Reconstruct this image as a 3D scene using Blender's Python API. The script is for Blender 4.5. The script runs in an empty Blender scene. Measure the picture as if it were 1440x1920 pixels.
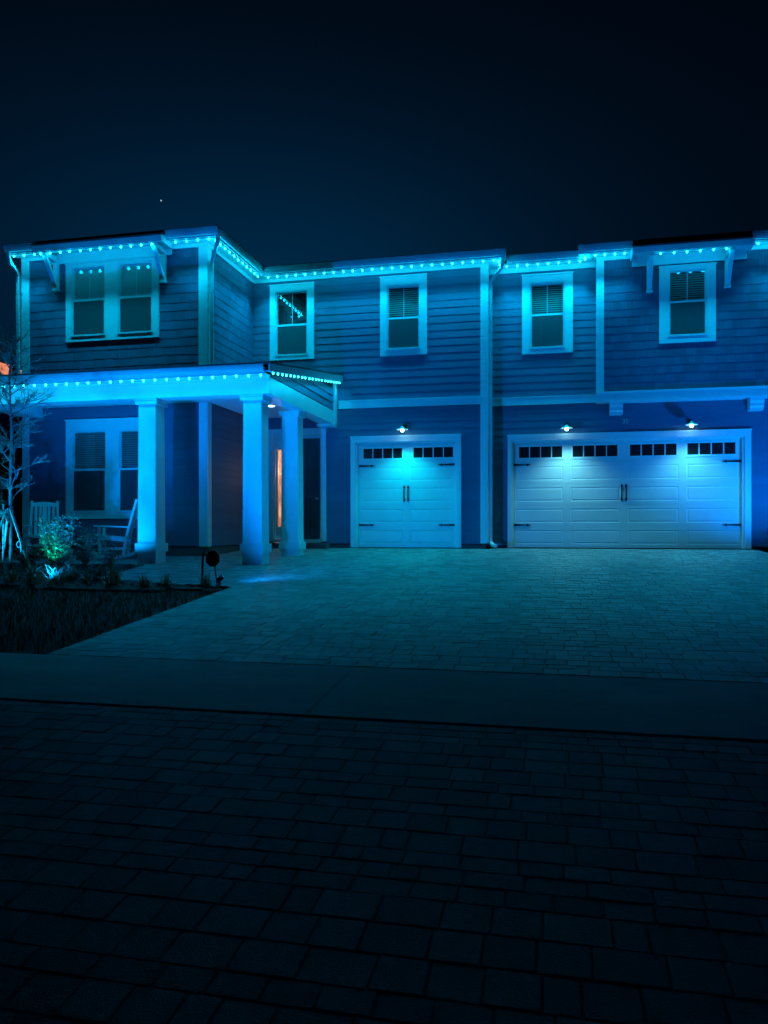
import bpy, math, random
from mathutils import Vector, Matrix
R = random.Random(7)
sc = bpy.context.scene
COL = sc.collection

# ------------------------------------------------------------------ camera
cam_d = bpy.data.cameras.new('camera')
cam_d.sensor_fit = 'VERTICAL'
cam_d.sensor_height = 36.0
cam_d.lens = 36.0 * 1443.0 / 1920.0
cam_d.shift_y = (990.0 - 960.0) / 1920.0
cam_d.clip_start = 0.05
cam_d.clip_end = 3000
cam = bpy.data.objects.new('camera', cam_d)
COL.objects.link(cam)
cam.location = (0, 0, 0.44)
cam.rotation_euler = (math.radians(90), 0, math.radians(12.5))
sc.camera = cam

# ------------------------------------------------------------------ world: clear night sky, faint blue glow at the horizon
w = bpy.data.worlds.new('World'); sc.world = w; w.use_nodes = True
nt = w.node_tree; nt.nodes.clear()
tc = nt.nodes.new('ShaderNodeTexCoord')
bg = nt.nodes.new('ShaderNodeBackground'); wo = nt.nodes.new('ShaderNodeOutputWorld')
def wmath(op, a, b=None, c=None):
    n = nt.nodes.new('ShaderNodeMath'); n.operation = op
    for i, x in enumerate((a, b, c)):
        if x is None: continue
        if isinstance(x, (int, float)): n.inputs[i].default_value = x
        else: nt.links.new(x, n.inputs[i])
    return n.outputs[0]
def wdot(v):
    n = nt.nodes.new('ShaderNodeVectorMath'); n.operation = 'DOT_PRODUCT'; n.inputs[1].default_value = v
    nt.links.new(tc.outputs['Generated'], n.inputs[0]); return n.outputs['Value']
# a low, wide glow in the night air beyond the house, fading upwards and to both sides
ga = math.radians(12.5 + 9.0); gf = (-math.sin(ga), math.cos(ga), 0); gr = (math.cos(ga), math.sin(ga), 0)
side = wmath('MULTIPLY', wdot(gr), 0.52); elev = wmath('SUBTRACT', wdot((0, 0, 1)), 0.27); elev = wmath('MAXIMUM', elev, 0.0)
dist = wmath('SQRT', wmath('ADD', wmath('MULTIPLY', side, side), wmath('MULTIPLY', elev, elev)))
ahead = nt.nodes.new('ShaderNodeMapRange'); ahead.interpolation_type = 'SMOOTHSTEP'; ahead.inputs[1].default_value = -0.3; ahead.inputs[2].default_value = 0.5
nt.links.new(wdot(gf), ahead.inputs[0])
far = wmath('SUBTRACT', 1.0, ahead.outputs[0])
ramp = nt.nodes.new('ShaderNodeValToRGB'); nt.links.new(wmath('ADD', dist, far), ramp.inputs[0])
nt.links.new(ramp.outputs[0], bg.inputs[0]); nt.links.new(bg.outputs[0], wo.inputs[0])
els = ramp.color_ramp.elements
els[0].position = 0.0; els[0].color = (0.0003, 0.0240, 0.066, 1)
els[1].position = 0.42; els[1].color = (0.0003, 0.0011, 0.0030, 1)
for p, c in ((0.08, (0.0003, 0.0190, 0.053, 1)), (0.17, (0.0003, 0.0088, 0.025, 1)), (0.27, (0.0003, 0.0032, 0.0085, 1))):
    e = els.new(p); e.color = c
ramp.color_ramp.interpolation = 'B_SPLINE'
bg.inputs[1].default_value = 1.0

# faint moonlight
sun_d = bpy.data.lights.new('moon', 'SUN'); sun_d.energy = 0.001; sun_d.angle = math.radians(2); sun_d.color = (0.55, 0.8, 1)
sun = bpy.data.objects.new('moon', sun_d); COL.objects.link(sun); sun.rotation_euler = (math.radians(50), 0, math.radians(35))

sc.view_settings.view_transform = 'Standard'; sc.view_settings.look = 'None'
sc.view_settings.exposure = 0.0; sc.view_settings.gamma = 1.0
sc.view_settings.use_curve_mapping = False
sc.render.engine = 'CYCLES'
sc.cycles.use_denoising = True
sc.cycles.max_bounces = 6; sc.cycles.diffuse_bounces = 3; sc.cycles.glossy_bounces = 3
sc.cycles.transparent_max_bounces = 8
sc.cycles.sample_clamp_indirect = 3.0
sc.cycles.use_light_tree = True
sc.cycles.caustics_reflective = False; sc.cycles.caustics_refractive = False

LED = (0.0, 0.50, 0.86)
BLUE = (0.0, 0.22, 1.0)

# ------------------------------------------------------------------ materials
def new_mat(name):
    m = bpy.data.materials.new(name); m.use_nodes = True
    return m, m.node_tree, m.node_tree.nodes['Principled BSDF']

def mat(name, col, rough=0.6, var=0.12, scale=6.0, bump=0.0, bscale=40.0, spec=0.5, metal=0.0, rnd=0.0, stretch=None, attr=None, rvar=0.1):
    """painted / mineral surface: base colour with noise mottling, fine bump, optional per-object variation"""
    m, t, b = new_mat(name)
    b.inputs['Roughness'].default_value = rough; b.inputs['Metallic'].default_value = metal
    b.inputs['Specular IOR Level'].default_value = spec
    tcn = t.nodes.new('ShaderNodeTexCoord')
    geo = t.nodes.new('ShaderNodeNewGeometry')
    mp = t.nodes.new('ShaderNodeMapping')
    t.links.new(geo.outputs['Position'], mp.inputs[0])
    if stretch: mp.inputs['Scale'].default_value = stretch
    nz = t.nodes.new('ShaderNodeTexNoise'); nz.inputs['Scale'].default_value = scale; nz.inputs['Detail'].default_value = 6
    nz.inputs['Roughness'].default_value = 0.65
    t.links.new(mp.outputs[0], nz.inputs[0])
    mr = t.nodes.new('ShaderNodeMapRange'); mr.inputs[1].default_value = 0.3; mr.inputs[2].default_value = 0.7
    mr.inputs[3].default_value = 1 - var; mr.inputs[4].default_value = 1 + var
    t.links.new(nz.outputs[0], mr.inputs[0])
    val = mr.outputs[0]
    if rnd or attr:
        if attr:
            a = t.nodes.new('ShaderNodeAttribute'); a.attribute_name = attr; src = a.outputs['Fac']
        else:
            a = t.nodes.new('ShaderNodeObjectInfo'); src = a.outputs['Random']
        m2 = t.nodes.new('ShaderNodeMapRange'); m2.inputs[3].default_value = 1 - rnd; m2.inputs[4].default_value = 1 + rnd
        t.links.new(src, m2.inputs[0])
        mu = t.nodes.new('ShaderNodeMath'); mu.operation = 'MULTIPLY'
        t.links.new(val, mu.inputs[0]); t.links.new(m2.outputs[0], mu.inputs[1]); val = mu.outputs[0]
    vm = t.nodes.new('ShaderNodeVectorMath'); vm.operation = 'SCALE'; vm.inputs[0].default_value = col
    t.links.new(val, vm.inputs['Scale']); t.links.new(vm.outputs[0], b.inputs['Base Color'])
    r2 = t.nodes.new('ShaderNodeMapRange'); r2.inputs[3].default_value = max(0.02, rough - rvar); r2.inputs[4].default_value = min(1, rough + rvar)
    t.links.new(nz.outputs[0], r2.inputs[0]); t.links.new(r2.outputs[0], b.inputs['Roughness'])
    if bump:
        n2 = t.nodes.new('ShaderNodeTexNoise'); n2.inputs['Scale'].default_value = bscale; n2.inputs['Detail'].default_value = 5
        t.links.new(mp.outputs[0], n2.inputs[0])
        bp = t.nodes.new('ShaderNodeBump'); bp.inputs['Strength'].default_value = bump; bp.inputs['Distance'].default_value = 0.01
        t.links.new(n2.outputs[0], bp.inputs['Height']); t.links.new(bp.outputs[0], b.inputs['Normal'])
    return m

def emit_mat(name, col, strength):
    m, t, b = new_mat(name)
    b.inputs['Base Color'].default_value = (0.8, 0.8, 0.8, 1)
    b.inputs['Emission Color'].default_value = (*col, 1); b.inputs['Emission Strength'].default_value = strength
    return m

def glass_mat(name, tint=(0.88, 0.92, 0.92), refl=0.06):
    m = bpy.data.materials.new(name); m.use_nodes = True; t = m.node_tree; t.nodes.clear()
    o = t.nodes.new('ShaderNodeOutputMaterial'); mx = t.nodes.new('ShaderNodeMixShader'); lw = t.nodes.new('ShaderNodeLayerWeight'); lw.inputs[0].default_value = 0.5
    pw = t.nodes.new('ShaderNodeMath'); pw.operation = 'POWER'; pw.inputs[1].default_value = 4.0
    fr = t.nodes.new('ShaderNodeMath'); fr.operation = 'MULTIPLY_ADD'; fr.inputs[1].default_value = 0.8; fr.inputs[2].default_value = refl
    t.links.new(lw.outputs['Facing'], pw.inputs[0]); t.links.new(pw.outputs[0], fr.inputs[0])
    tr = t.nodes.new('ShaderNodeBsdfTransparent'); tr.inputs[0].default_value = (*tint, 1)
    gl = t.nodes.new('ShaderNodeBsdfGlossy'); gl.inputs['Roughness'].default_value = 0.015
    nz = t.nodes.new('ShaderNodeTexNoise'); nz.inputs['Scale'].default_value = 1.6
    bp = t.nodes.new('ShaderNodeBump'); bp.inputs['Strength'].default_value = 0.03; bp.inputs['Distance'].default_value = 0.02
    t.links.new(nz.outputs[0], bp.inputs['Height']); t.links.new(bp.outputs[0], gl.inputs['Normal'])
    t.links.new(fr.outputs[0], mx.inputs[0]); t.links.new(tr.outputs[0], mx.inputs[1]); t.links.new(gl.outputs[0], mx.inputs[2])
    t.links.new(mx.outputs[0], o.inputs[0])
    return m

M = {}
M['trim'] = mat('white_trim_paint', (0.74, 0.77, 0.78), 0.42, 0.05, 3, 0.04, 60)
M['siding'] = mat('blue_grey_lap_siding', (0.075, 0.135, 0.215), 0.66, 0.10, 4, 0.10, 30, rnd=0.07, stretch=(1, 1, 7))
M['shingle'] = mat('blue_grey_shingle', (0.058, 0.110, 0.19), 0.68, 0.10, 5, 0.15, 40, rnd=0.16, stretch=(6, 6, 1))
M['shingle_mass'] = mat('blue_grey_shingle_mass', (0.058, 0.110, 0.19), 0.68, 0.10, 5, 0.15, 40, rnd=0.16, attr='tone', stretch=(6, 6, 1))
M['sheath'] = mat('dark_sheathing', (0.03, 0.035, 0.04), 0.8)
M['door'] = mat('white_steel_door', (0.70, 0.72, 0.72), 0.38, 0.05, 2.2, 0.05, 90)
M['frontdoor'] = mat('dark_painted_door', (0.05, 0.075, 0.09), 0.38, 0.08, 5, 0.03, 60)
M['black'] = mat('black_iron', (0.012, 0.012, 0.014), 0.5, 0.2, 20)
M['gutter'] = mat('white_aluminium_gutter', (0.60, 0.63, 0.65), 0.35, 0.06, 3)
M['roof'] = mat('dark_roof_shingles', (0.06, 0.065, 0.07), 0.85, 0.3, 12, 0.5, 60)
M['vinyl'] = mat('white_vinyl', (0.72, 0.75, 0.76), 0.35, 0.03, 4)
M['blind'] = mat('white_blind', (0.50, 0.52, 0.51), 0.5, 0.05, 4)
M['shade'] = mat('pale_roller_shade', (0.78, 0.82, 0.80), 0.8, 0.06, 4)
M['screen'] = mat('insect_screen', (0.045, 0.05, 0.055), 0.8, 0.1, 3)
M['glass'] = glass_mat('window_glass')
M['dglass'] = mat('dark_door_glass', (0.012, 0.018, 0.02), 0.06, 0.1, 3, rvar=0.02)
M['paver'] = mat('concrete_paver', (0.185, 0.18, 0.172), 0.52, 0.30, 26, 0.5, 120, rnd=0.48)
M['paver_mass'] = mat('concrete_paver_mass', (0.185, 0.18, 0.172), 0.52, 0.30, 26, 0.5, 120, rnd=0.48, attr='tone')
M['apron_paver'] = mat('charcoal_paver', (0.105, 0.103, 0.10), 0.66, 0.30, 26, 0.5, 120, rnd=0.45)  # driveway paver darkened: the foreground's light falloff is put into the colour
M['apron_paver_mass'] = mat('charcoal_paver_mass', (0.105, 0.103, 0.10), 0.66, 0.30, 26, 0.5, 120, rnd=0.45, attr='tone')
M['apron_sand'] = mat('dimmed_joint_sand', (0.095, 0.092, 0.088), 0.92, 0.3, 60, 0.5, 200)  # joint sand darkened along with the dimmed apron pavers
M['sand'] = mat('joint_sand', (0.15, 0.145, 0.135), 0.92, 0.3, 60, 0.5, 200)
M['concrete'] = mat('broomed_concrete', (0.25, 0.245, 0.235), 0.66, 0.34, 1.1, 0.35, 160, stretch=(1, 2, 1))
M['asphalt'] = mat('asphalt', (0.05, 0.05, 0.05), 0.9, 0.25, 20, 0.5, 200)
M['soil'] = mat('lawn_soil', (0.022, 0.020, 0.014), 0.95, 0.4, 9, 0.7, 60)
M['mulch'] = mat('dark_mulch', (0.035, 0.022, 0.015), 0.95, 0.4, 30, 0.8, 90)
M['grass'] = mat('grass_blades', (0.035, 0.06, 0.02), 0.7, 0.35, 3)
M['tuft'] = mat('tuft_leaves', (0.17, 0.24, 0.11), 0.40, 0.3, 12)
M['leaf'] = mat('shrub_leaves', (0.10, 0.18, 0.10), 0.33, 0.35, 14)
M['bark'] = mat('pale_bark', (0.24, 0.20, 0.17), 0.75, 0.3, 30, 0.5, 80)
M['stake'] = mat('peeled_wood_stake', (0.42, 0.36, 0.27), 0.75, 0.2, 20, 0.3, 60)
M['ribbon'] = mat('pale_strap', (0.7, 0.7, 0.66), 0.5)
M['chair'] = mat('white_painted_wood', (0.80, 0.82, 0.82), 0.45, 0.06, 6, 0.06, 50)
M['slab'] = mat('grey_foundation', (0.10, 0.10, 0.10), 0.9, 0.2, 8, 0.3, 60)
M['nwall'] = mat('neighbour_siding', (0.16, 0.18, 0.20), 0.8)
M['number'] = mat('metal_number', (0.6, 0.62, 0.62), 0.3, 0.03, 4)
M['bulb'] = emit_mat('led_lens', (0.035, 1.0, 0.90), 7.0)
M['lampglass'] = emit_mat('lit_bulb', (0.40, 1.0, 0.95), 24.0)
M['down'] = emit_mat('lit_downlight', (0.45, 1.0, 0.95), 4.0)
M['blueled'] = emit_mat('blue_led_lens', (0.0, 0.3, 1.0), 12.0)
M['star'] = emit_mat('star_light', (0.7, 0.85, 1.0), 0.7)

def room_mat(name, strength, scale):
    """warm lit room seen through glass: soft shapes of different brightness"""
    m, t, b = new_mat(name)
    geo = t.nodes.new('ShaderNodeNewGeometry'); mp = t.nodes.new('ShaderNodeMapping'); mp.inputs['Scale'].default_value = scale
    vo = t.nodes.new('ShaderNodeTexNoise'); vo.inputs['Scale'].default_value = 1.0; vo.inputs['Detail'].default_value = 3
    rp = t.nodes.new('ShaderNodeValToRGB')
    e = rp.color_ramp.elements
    e[0].position = 0.30; e[0].color = (0.20, 0.055, 0.03, 1); e[1].position = 0.75; e[1].color = (1.0, 0.62, 0.25, 1)
    x = e.new(0.5); x.color = (0.62, 0.18, 0.085, 1)
    t.links.new(geo.outputs['Position'], mp.inputs[0]); t.links.new(mp.outputs[0], vo.inputs[0]); t.links.new(vo.outputs[0], rp.inputs[0])
    t.links.new(rp.outputs[0], b.inputs['Emission Color']); b.inputs['Emission Strength'].default_value = strength
    b.inputs['Base Color'].default_value = (0.5, 0.4, 0.3, 1)
    return m
M['room'] = room_mat('lit_entry_room', 1.7, (9, 9, 2.6))
M['roomlamp'] = room_mat('lit_room_lamp', 3.2, (14, 14, 12))
M['nroom'] = room_mat('lit_neighbour_room', 1.5, (2, 2, 1.5))

# ------------------------------------------------------------------ geometry helpers
class G:
    def __init__(s): s.v = []; s.f = []
    def hexa(s, p):                       # 8 points: bottom ring then top ring
        n = len(s.v); s.v += [tuple(q) for q in p]
        for q in ((0, 3, 2, 1), (4, 5, 6, 7), (0, 1, 5, 4), (1, 2, 6, 5), (2, 3, 7, 6), (3, 0, 4, 7)):
            s.f.append(tuple(n + i for i in q))
        return s
    def box(s, x0, x1, y0, y1, z0, z1):
        return s.hexa([(x0, y0, z0), (x1, y0, z0), (x1, y1, z0), (x0, y1, z0), (x0, y0, z1), (x1, y0, z1), (x1, y1, z1), (x0, y1, z1)])
    def taper(s, c0, w0, d0, z0, c1, w1, d1, z1):
        p = []
        for (c, ww, d, z) in ((c0, w0, d0, z0), (c1, w1, d1, z1)):
            p += [(c[0] - ww, c[1] - d, z), (c[0] + ww, c[1] - d, z), (c[0] + ww, c[1] + d, z), (c[0] - ww, c[1] + d, z)]
        return s.hexa(p)
    def bar(s, a, b, wx, wy, up=(0, 0, 1)):   # rectangular bar from a to b
        a = Vector(a); b = Vector(b); d = (b - a).normalized(); u = Vector(up)
        if abs(d.dot(u)) > 0.98: u = Vector((0, 1, 0))
        sd = d.cross(u).normalized() * wx / 2; u2 = sd.cross(d).normalized() * wy / 2
        return s.hexa([a - sd - u2, a + sd - u2, a + sd + u2, a - sd + u2, b - sd - u2, b + sd - u2, b + sd + u2, b - sd + u2])
    def tube(s, path, rad, n=8, cap=True):
        path = [Vector(p) for p in path]; base = len(s.v); k = len(path)
        rad = rad if isinstance(rad, (list, tuple)) else [rad] * k
        prev = None
        for i, p in enumerate(path):
            d = (path[min(i + 1, k - 1)] - path[max(i - 1, 0)]).normalized()
            u = prev if prev is not None else (Vector((0, 0, 1)) if abs(d.z) < 0.9 else Vector((1, 0, 0)))
            u = (u - d * u.dot(d))
            if u.length < 1e-4: u = Vector((1, 0, 0)).cross(d)
            u.normalize(); prev = u; q = d.cross(u)
            for j in range(n):
                a = 2 * math.pi * (j + 0.5) / n
                s.v.append(tuple(p + (u * math.cos(a) + q * math.sin(a)) * rad[i]))
        for i in range(k - 1):
            for j in range(n):
                a0 = base + i * n + j; a1 = base + i * n + (j + 1) % n
                s.f.append((a0, a1, a1 + n, a0 + n))
        if cap:
            s.f.append(tuple(base + j for j in reversed(range(n)))); s.f.append(tuple(base + (k - 1) * n + j for j in range(n)))
        return s
    def prism(s, poly, fn, a, b):         # poly in 2D, fn(p, q, t) -> 3D, swept from t=a to t=b
        n = len(poly); base = len(s.v)
        for t in (a, b):
            for p in poly: s.v.append(tuple(fn(p[0], p[1], t)))
        s.f.append(tuple(base + i for i in reversed(range(n)))); s.f.append(tuple(base + n + i for i in range(n)))
        for i in range(n):
            j = (i + 1) % n; s.f.append((base + i, base + j, base + n + j, base + n + i))
        return s
    def lathe(s, c, prof, n=16, axis='z'):
        base = len(s.v)
        for (r, h) in prof:
            for j in range(n):
                a = 2 * math.pi * j / n
                if axis == 'z': s.v.append((c[0] + r * math.cos(a), c[1] + r * math.sin(a), c[2] + h))
                else: s.v.append((c[0] + r * math.cos(a), c[1] + h, c[2] + r * math.sin(a)))
        for i in range(len(prof) - 1):
            for j in range(n):
                s.f.append((base + i * n + j, base + i * n + (j + 1) % n, base + (i + 1) * n + (j + 1) % n, base + (i + 1) * n + j))
        s.f.append(tuple(base + j for j in reversed(range(n)))); k = base + (len(prof) - 1) * n
        s.f.append(tuple(k + j for j in range(n)))
        return s

WL = {}
def link(o, parent, wpos):
    COL.objects.link(o); WL[o.name] = Vector(wpos)
    if parent is not None:
        o.parent = parent; o.location = Vector(wpos) - WL[parent.name]
    else: o.location = wpos
    return o

def mk(name, g, m, parent=None, smooth=False, origin=None, **props):
    if origin is None:
        xs, ys, zs = zip(*g.v); origin = ((min(xs) + max(xs)) / 2, (min(ys) + max(ys)) / 2, min(zs))
    ox, oy, oz = origin
    me = bpy.data.meshes.new(name); me.from_pydata([(x - ox, y - oy, z - oz) for x, y, z in g.v], [], g.f); me.update()
    me.materials.append(M[m])
    if smooth: me.polygons.foreach_set('use_smooth', [True] * len(me.polygons))
    o = link(bpy.data.objects.new(name, me), parent, origin)
    for k, v in props.items(): o[k] = v
    return o

def empty(name, loc, **props):
    o = bpy.data.objects.new(name, None); o.empty_display_size = 0.2; link(o, None, loc)
    for k, v in props.items(): o[k] = v
    return o

def lamp(name, kind, parent, wpos, energy, color, radius=0.02, aim=None, size=None, blend=0.5):
    d = bpy.data.lights.new(name, kind); d.energy = energy; d.color = color; d.shadow_soft_size = radius
    if kind == 'SPOT': d.spot_size = math.radians(size); d.spot_blend = blend
    o = bpy.data.objects.new(name, d)
    if aim is not None: o.rotation_euler = (Vector(aim) - Vector(wpos)).to_track_quat('-Z', 'Y').to_euler()
    return link(o, parent, wpos)

def set_tone(o, per_face_tones):
    a = o.data.attributes.new('tone', 'FLOAT', 'FACE'); a.data.foreach_set('value', per_face_tones)

# ------------------------------------------------------------------ terrain profile (the lot climbs from the street to the house)
PROF = [(-60, -1.30), (-1.6, -1.168), (0, -1.05), (5.76, -0.624), (9.58, -0.342), (12.4, -0.19), (14.3, -0.11), (16.4, -0.005), (17.2, 0.0), (90, 0.0)]
def zg(y):
    for (a, za), (b, zb) in zip(PROF, PROF[1:]):
        if y <= b: return za + (zb - za) * (y - a) / (b - a)
    return 0.0
def slope(y): return math.atan((zg(y + 0.15) - zg(y - 0.15)) / 0.3)

g = G()
xs = [-160, -60, -30, -14, -10, -6.5, -4.2, 0, 3.95, 7, 12, 30, 60, 160]
ys = [-60, -30, -8, -3, -1.6, 0, 1, 2, 3, 4, 4.5, 5, 5.76, 6.5, 7.5, 8.5, 9.58, 11, 12.4, 13.4, 14.3, 15.4, 16.4, 17.2, 20, 30, 60, 300]
for y in ys:
    for x in xs: g.v.append((x, y, zg(y) - 0.045))
for j in range(len(ys) - 1):
    for i in range(len(xs) - 1):
        a = j * len(xs) + i; g.f.append((a, a + 1, a + 1 + len(xs), a + len(xs)))
mk('ground', g, 'soil', origin=(0, 0, 0), kind='structure')
g = G()
for y in (-9, -1.75):
    for x in (-60, 60): g.v.append((x, y, zg(y) - 0.03))
g.f.append((0, 1, 3, 2))
mk('road', g, 'asphalt', origin=(0, -5, -1.2), kind='structure')

# ------------------------------------------------------------------ pavers
def xint(y):
    """left and right edge of the paved area at depth y"""
    r = 3.95
    if y < 4.5: return (-4.35, 4.2)
    if y < 9.6: return (-4.2, r)
    if y < 10.16: return (-4.2 - 2.4 * (y - 9.6) / 0.56, r)
    if y < 12.3: return (-6.6 - 0.35 * (y - 10.16) / 2.14, r)
    if y < 14.08: return (-10.62, r)
    if y < 16.46: return (-6.66, r)
    return (-1.36, r)

def paver_geo(g, x0, x1, y0, y1, dz, ang, tilt):
    cx, cy = (x0 + x1) / 2, (y0 + y1) / 2; zb = zg(cy) + dz; sl = slope(cy); hw, hd = (x1 - x0) / 2, (y1 - y0) / 2; ch = 0.0045
    n = len(g.v); ca, sa = math.cos(ang), math.sin(ang)
    for (w_, d_, h) in ((hw, hd, -0.06), (hw, hd, -ch), (hw - ch, hd - ch, 0.0)):
        for sx, sy in ((-1, -1), (1, -1), (1, 1), (-1, 1)):
            x, y = sx * w_, sy * d_
            g.v.append((cx + x * ca - y * sa, cy + x * sa + y * ca, zb + h + y * math.tan(sl) + x * tilt[0] + y * tilt[1]))
    for k in (0, 4):
        for i in range(4): g.f.append((n + k + i, n + k + (i + 1) % 4, n + k + 4 + (i + 1) % 4, n + k + 4 + i))
    g.f.append((n + 8, n + 9, n + 10, n + 11))

def pavers(ya, yb):
    out = []; y = ya
    while y < yb - 0.03:
        d = min(R.choice((0.11, 0.11, 0.165, 0.165)), yb - y)
        if yb - y - d < 0.06: d = yb - y
        l, r = xint(y + d / 2); x = l + R.choice((0, -0.06, -0.12)); 
        x = l
        first = R.uniform(0.06, 0.165)
        while x < r - 0.02:
            wd = first if first else R.choice((0.11, 0.165, 0.165, 0.165, 0.22, 0.22)); first = 0
            if r - x - wd < 0.07: wd = r - x
            out.append((x + 0.0015, x + wd - 0.0015, y + 0.0015, y + d - 0.0015)); x += wd
        y += d
    return out

def lay(parent, plist, n_single, m='paver'):
    def key(p):
        cx, cy = (p[0] + p[1]) / 2, (p[2] + p[3]) / 2
        s, c = math.sin(math.radians(12.5)), math.cos(math.radians(12.5)); xc = cx * c + cy * s; zc = -cx * s + cy * c
        vis = zc > 1.98 and abs(xc / zc) < 0.51
        return (0 if vis else 1, zc)
    plist = sorted(plist, key=key)
    mass = G(); tones = []
    for i, p in enumerate(plist):
        dz = R.uniform(-0.002, 0.002); ang = R.uniform(-0.008, 0.008); tilt = (R.uniform(-0.006, 0.006), R.uniform(-0.006, 0.006))
        if i < n_single:
            q = G(); paver_geo(q, *p, dz, ang, tilt)
            mk('paver', q, m, parent)
        else:
            nf = len(mass.f); paver_geo(mass, *p, dz, ang, tilt); tones += [R.random()] * (len(mass.f) - nf)
    if mass.f:
        o = mk('paver_field', mass, m + '_mass', parent, kind='stuff'); set_tone(o, tones)

def sand_sheet(name, ya, yb, m='sand', step=0.4):
    g = G(); y = ya; n = 0
    pts = []
    while y < yb - 1e-6:
        y2 = min(y + step, yb); l, r = xint((y + y2) / 2)
        k = len(g.v); g.v += [(l, y, zg(y) - 0.004), (r, y, zg(y) - 0.004), (r, y2, zg(y2) - 0.004), (l, y2, zg(y2) - 0.004)]
        g.f.append((k, k + 1, k + 2, k + 3)); y = y2
    return mk(name, g, m, None, kind='structure')
drive = sand_sheet('driveway', 5.74, 16.95)
lay(drive, pavers(5.74, 9.6) + pavers(9.6, 10.16) + pavers(10.16, 12.3) + pavers(12.3, 14.08) + pavers(14.08, 16.46) + pavers(16.46, 16.95), 20)
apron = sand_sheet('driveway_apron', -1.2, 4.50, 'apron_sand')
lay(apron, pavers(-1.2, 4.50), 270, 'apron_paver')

# concrete sidewalk, each flag its own slab with a tooled joint
sw = empty('sidewalk', (0, 5.1, zg(5.1)), kind='structure')
x = -13.5
while x < 13:
    g = G(); a, b = x + 0.002, x + 3.0 - 0.002; y0, y1 = 4.53, 5.705
    if a > 3.9: y0, y1 = 4.53, 5.705
    g.hexa([(a, y0, zg(y0) - 0.1), (b, y0, zg(y0) - 0.1), (b, y1, zg(y1) - 0.1), (a, y1, zg(y1) - 0.1),
            (a, y0, zg(y0) + 0.004), (b, y0, zg(y0) + 0.004), (b, y1, zg(y1) + 0.004), (a, y1, zg(y1) + 0.004)])
    mk('slab', g, 'concrete', sw); x += 3.0

# ------------------------------------------------------------------ house
YA, YB, YC, YD = 14.15, 16.55, 17.0, 16.7
XA0, XA1, XB1, XD0, XE = -10.88, -6.74, -1.42, 0.89, 6.4
house = empty('house', (-3, 18, 0), label='two-storey blue-grey sided house with white trim, covered porch and two garage doors', category='house')

def rects(a0, a1, z0, z1, holes):
    """split a wall rectangle around its openings"""
    A = sorted({a0, a1, *[h for q in holes for h in q[:2] if a0 < h < a1]}); Z = sorted({z0, z1, *[h for q in holes for h in q[2:] if z0 < h < z1]})
    out = []
    for zi in range(len(Z) - 1):
        run = None
        for ai in range(len(A) - 1):
            ca, cz = (A[ai] + A[ai + 1]) / 2, (Z[zi] + Z[zi + 1]) / 2
            if any(h[0] < ca < h[1] and h[2] < cz < h[3] for h in holes):
                if run: out.append((*run, Z[zi], Z[zi + 1])); run = None
            else: run = (run[0], A[ai + 1]) if run else (A[ai], A[ai + 1])
        if run: out.append((*run, Z[zi], Z[zi + 1]))
    return out

def frame(axis, pos):
    """map wall coords (a along, d outwards, z) to world; axis 'y': faces -Y at y=pos; axis 'x': faces +X at x=pos"""
    if axis == 'y': return lambda a, d, z: (a, pos - d, z)
    return lambda a, d, z: (pos + d, a, z)

def shell(axis, pos, a0, a1, z0, z1, holes=(), name='wall'):
    F = frame(axis, pos); g = G()
    for (p, q, r, s) in rects(a0, a1, z0, z1, list(holes)):
        g.hexa([F(p, 0, r), F(q, 0, r), F(q, -0.10, r), F(p, -0.10, r), F(p, 0, s), F(q, 0, s), F(q, -0.10, s), F(p, -0.10, s)])
    return mk(name, g, 'sheath', house)

def board(F, p, q, r, s, t0, t1):
    """lapped board from z=r to z=s: thickness t0 at its bottom, t1 at its top"""
    return [F(p, t0, r), F(q, t0, r), F(q, 0.001, r), F(p, 0.001, r), F(p, t1, s), F(q, t1, s), F(q, 0.001, s), F(p, 0.001, s)]

def course(p, q, r, s, holes, t0, t1):
    """pieces of one course left after cutting the openings out: (p, q, r, s, thickness low, thickness high)"""
    hs = [h for h in holes if h[2] < s and h[3] > r and h[0] < q and h[1] > p]
    if not hs: return [(p, q, r, s, t0, t1)]
    th = lambda z: t0 + (t1 - t0) * (z - r) / (s - r)
    return [(a, b, c, d, th(c), th(d)) for (a, b, c, d) in rects(p, q, r, s, hs) if b - a > 0.012 and d - c > 0.006]

def lap(wall, axis, pos, a0, a1, z0, z1, holes=(), e=0.161, top=None):
    F = frame(axis, pos); n = max(1, round((z1 - z0) / e)); e = (z1 - z0) / n
    for i in range(n):
        r, s = z0 + i * e, z0 + (i + 1) * e
        cuts = [a0, a1] if a1 - a0 < 3.2 else [a0, a0 + (a1 - a0) * R.uniform(0.3, 0.7), a1]
        if any(h[0] < cuts[1] < h[1] for h in holes): cuts = [a0, a1]
        for c0, c1 in zip(cuts, cuts[1:]):
            j = R.uniform(-0.002, 0.002); hi = 0.012 if i < n - 1 else 0
            for (p, q, c, d, ta, tb) in course(c0, c1, r + j, s + hi, list(holes), 0.0115, 0.0035):
                mk('plank', G().hexa(board(F, p + 0.001, q - 0.001, c, d, ta, tb)), 'siding', wall)

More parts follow.
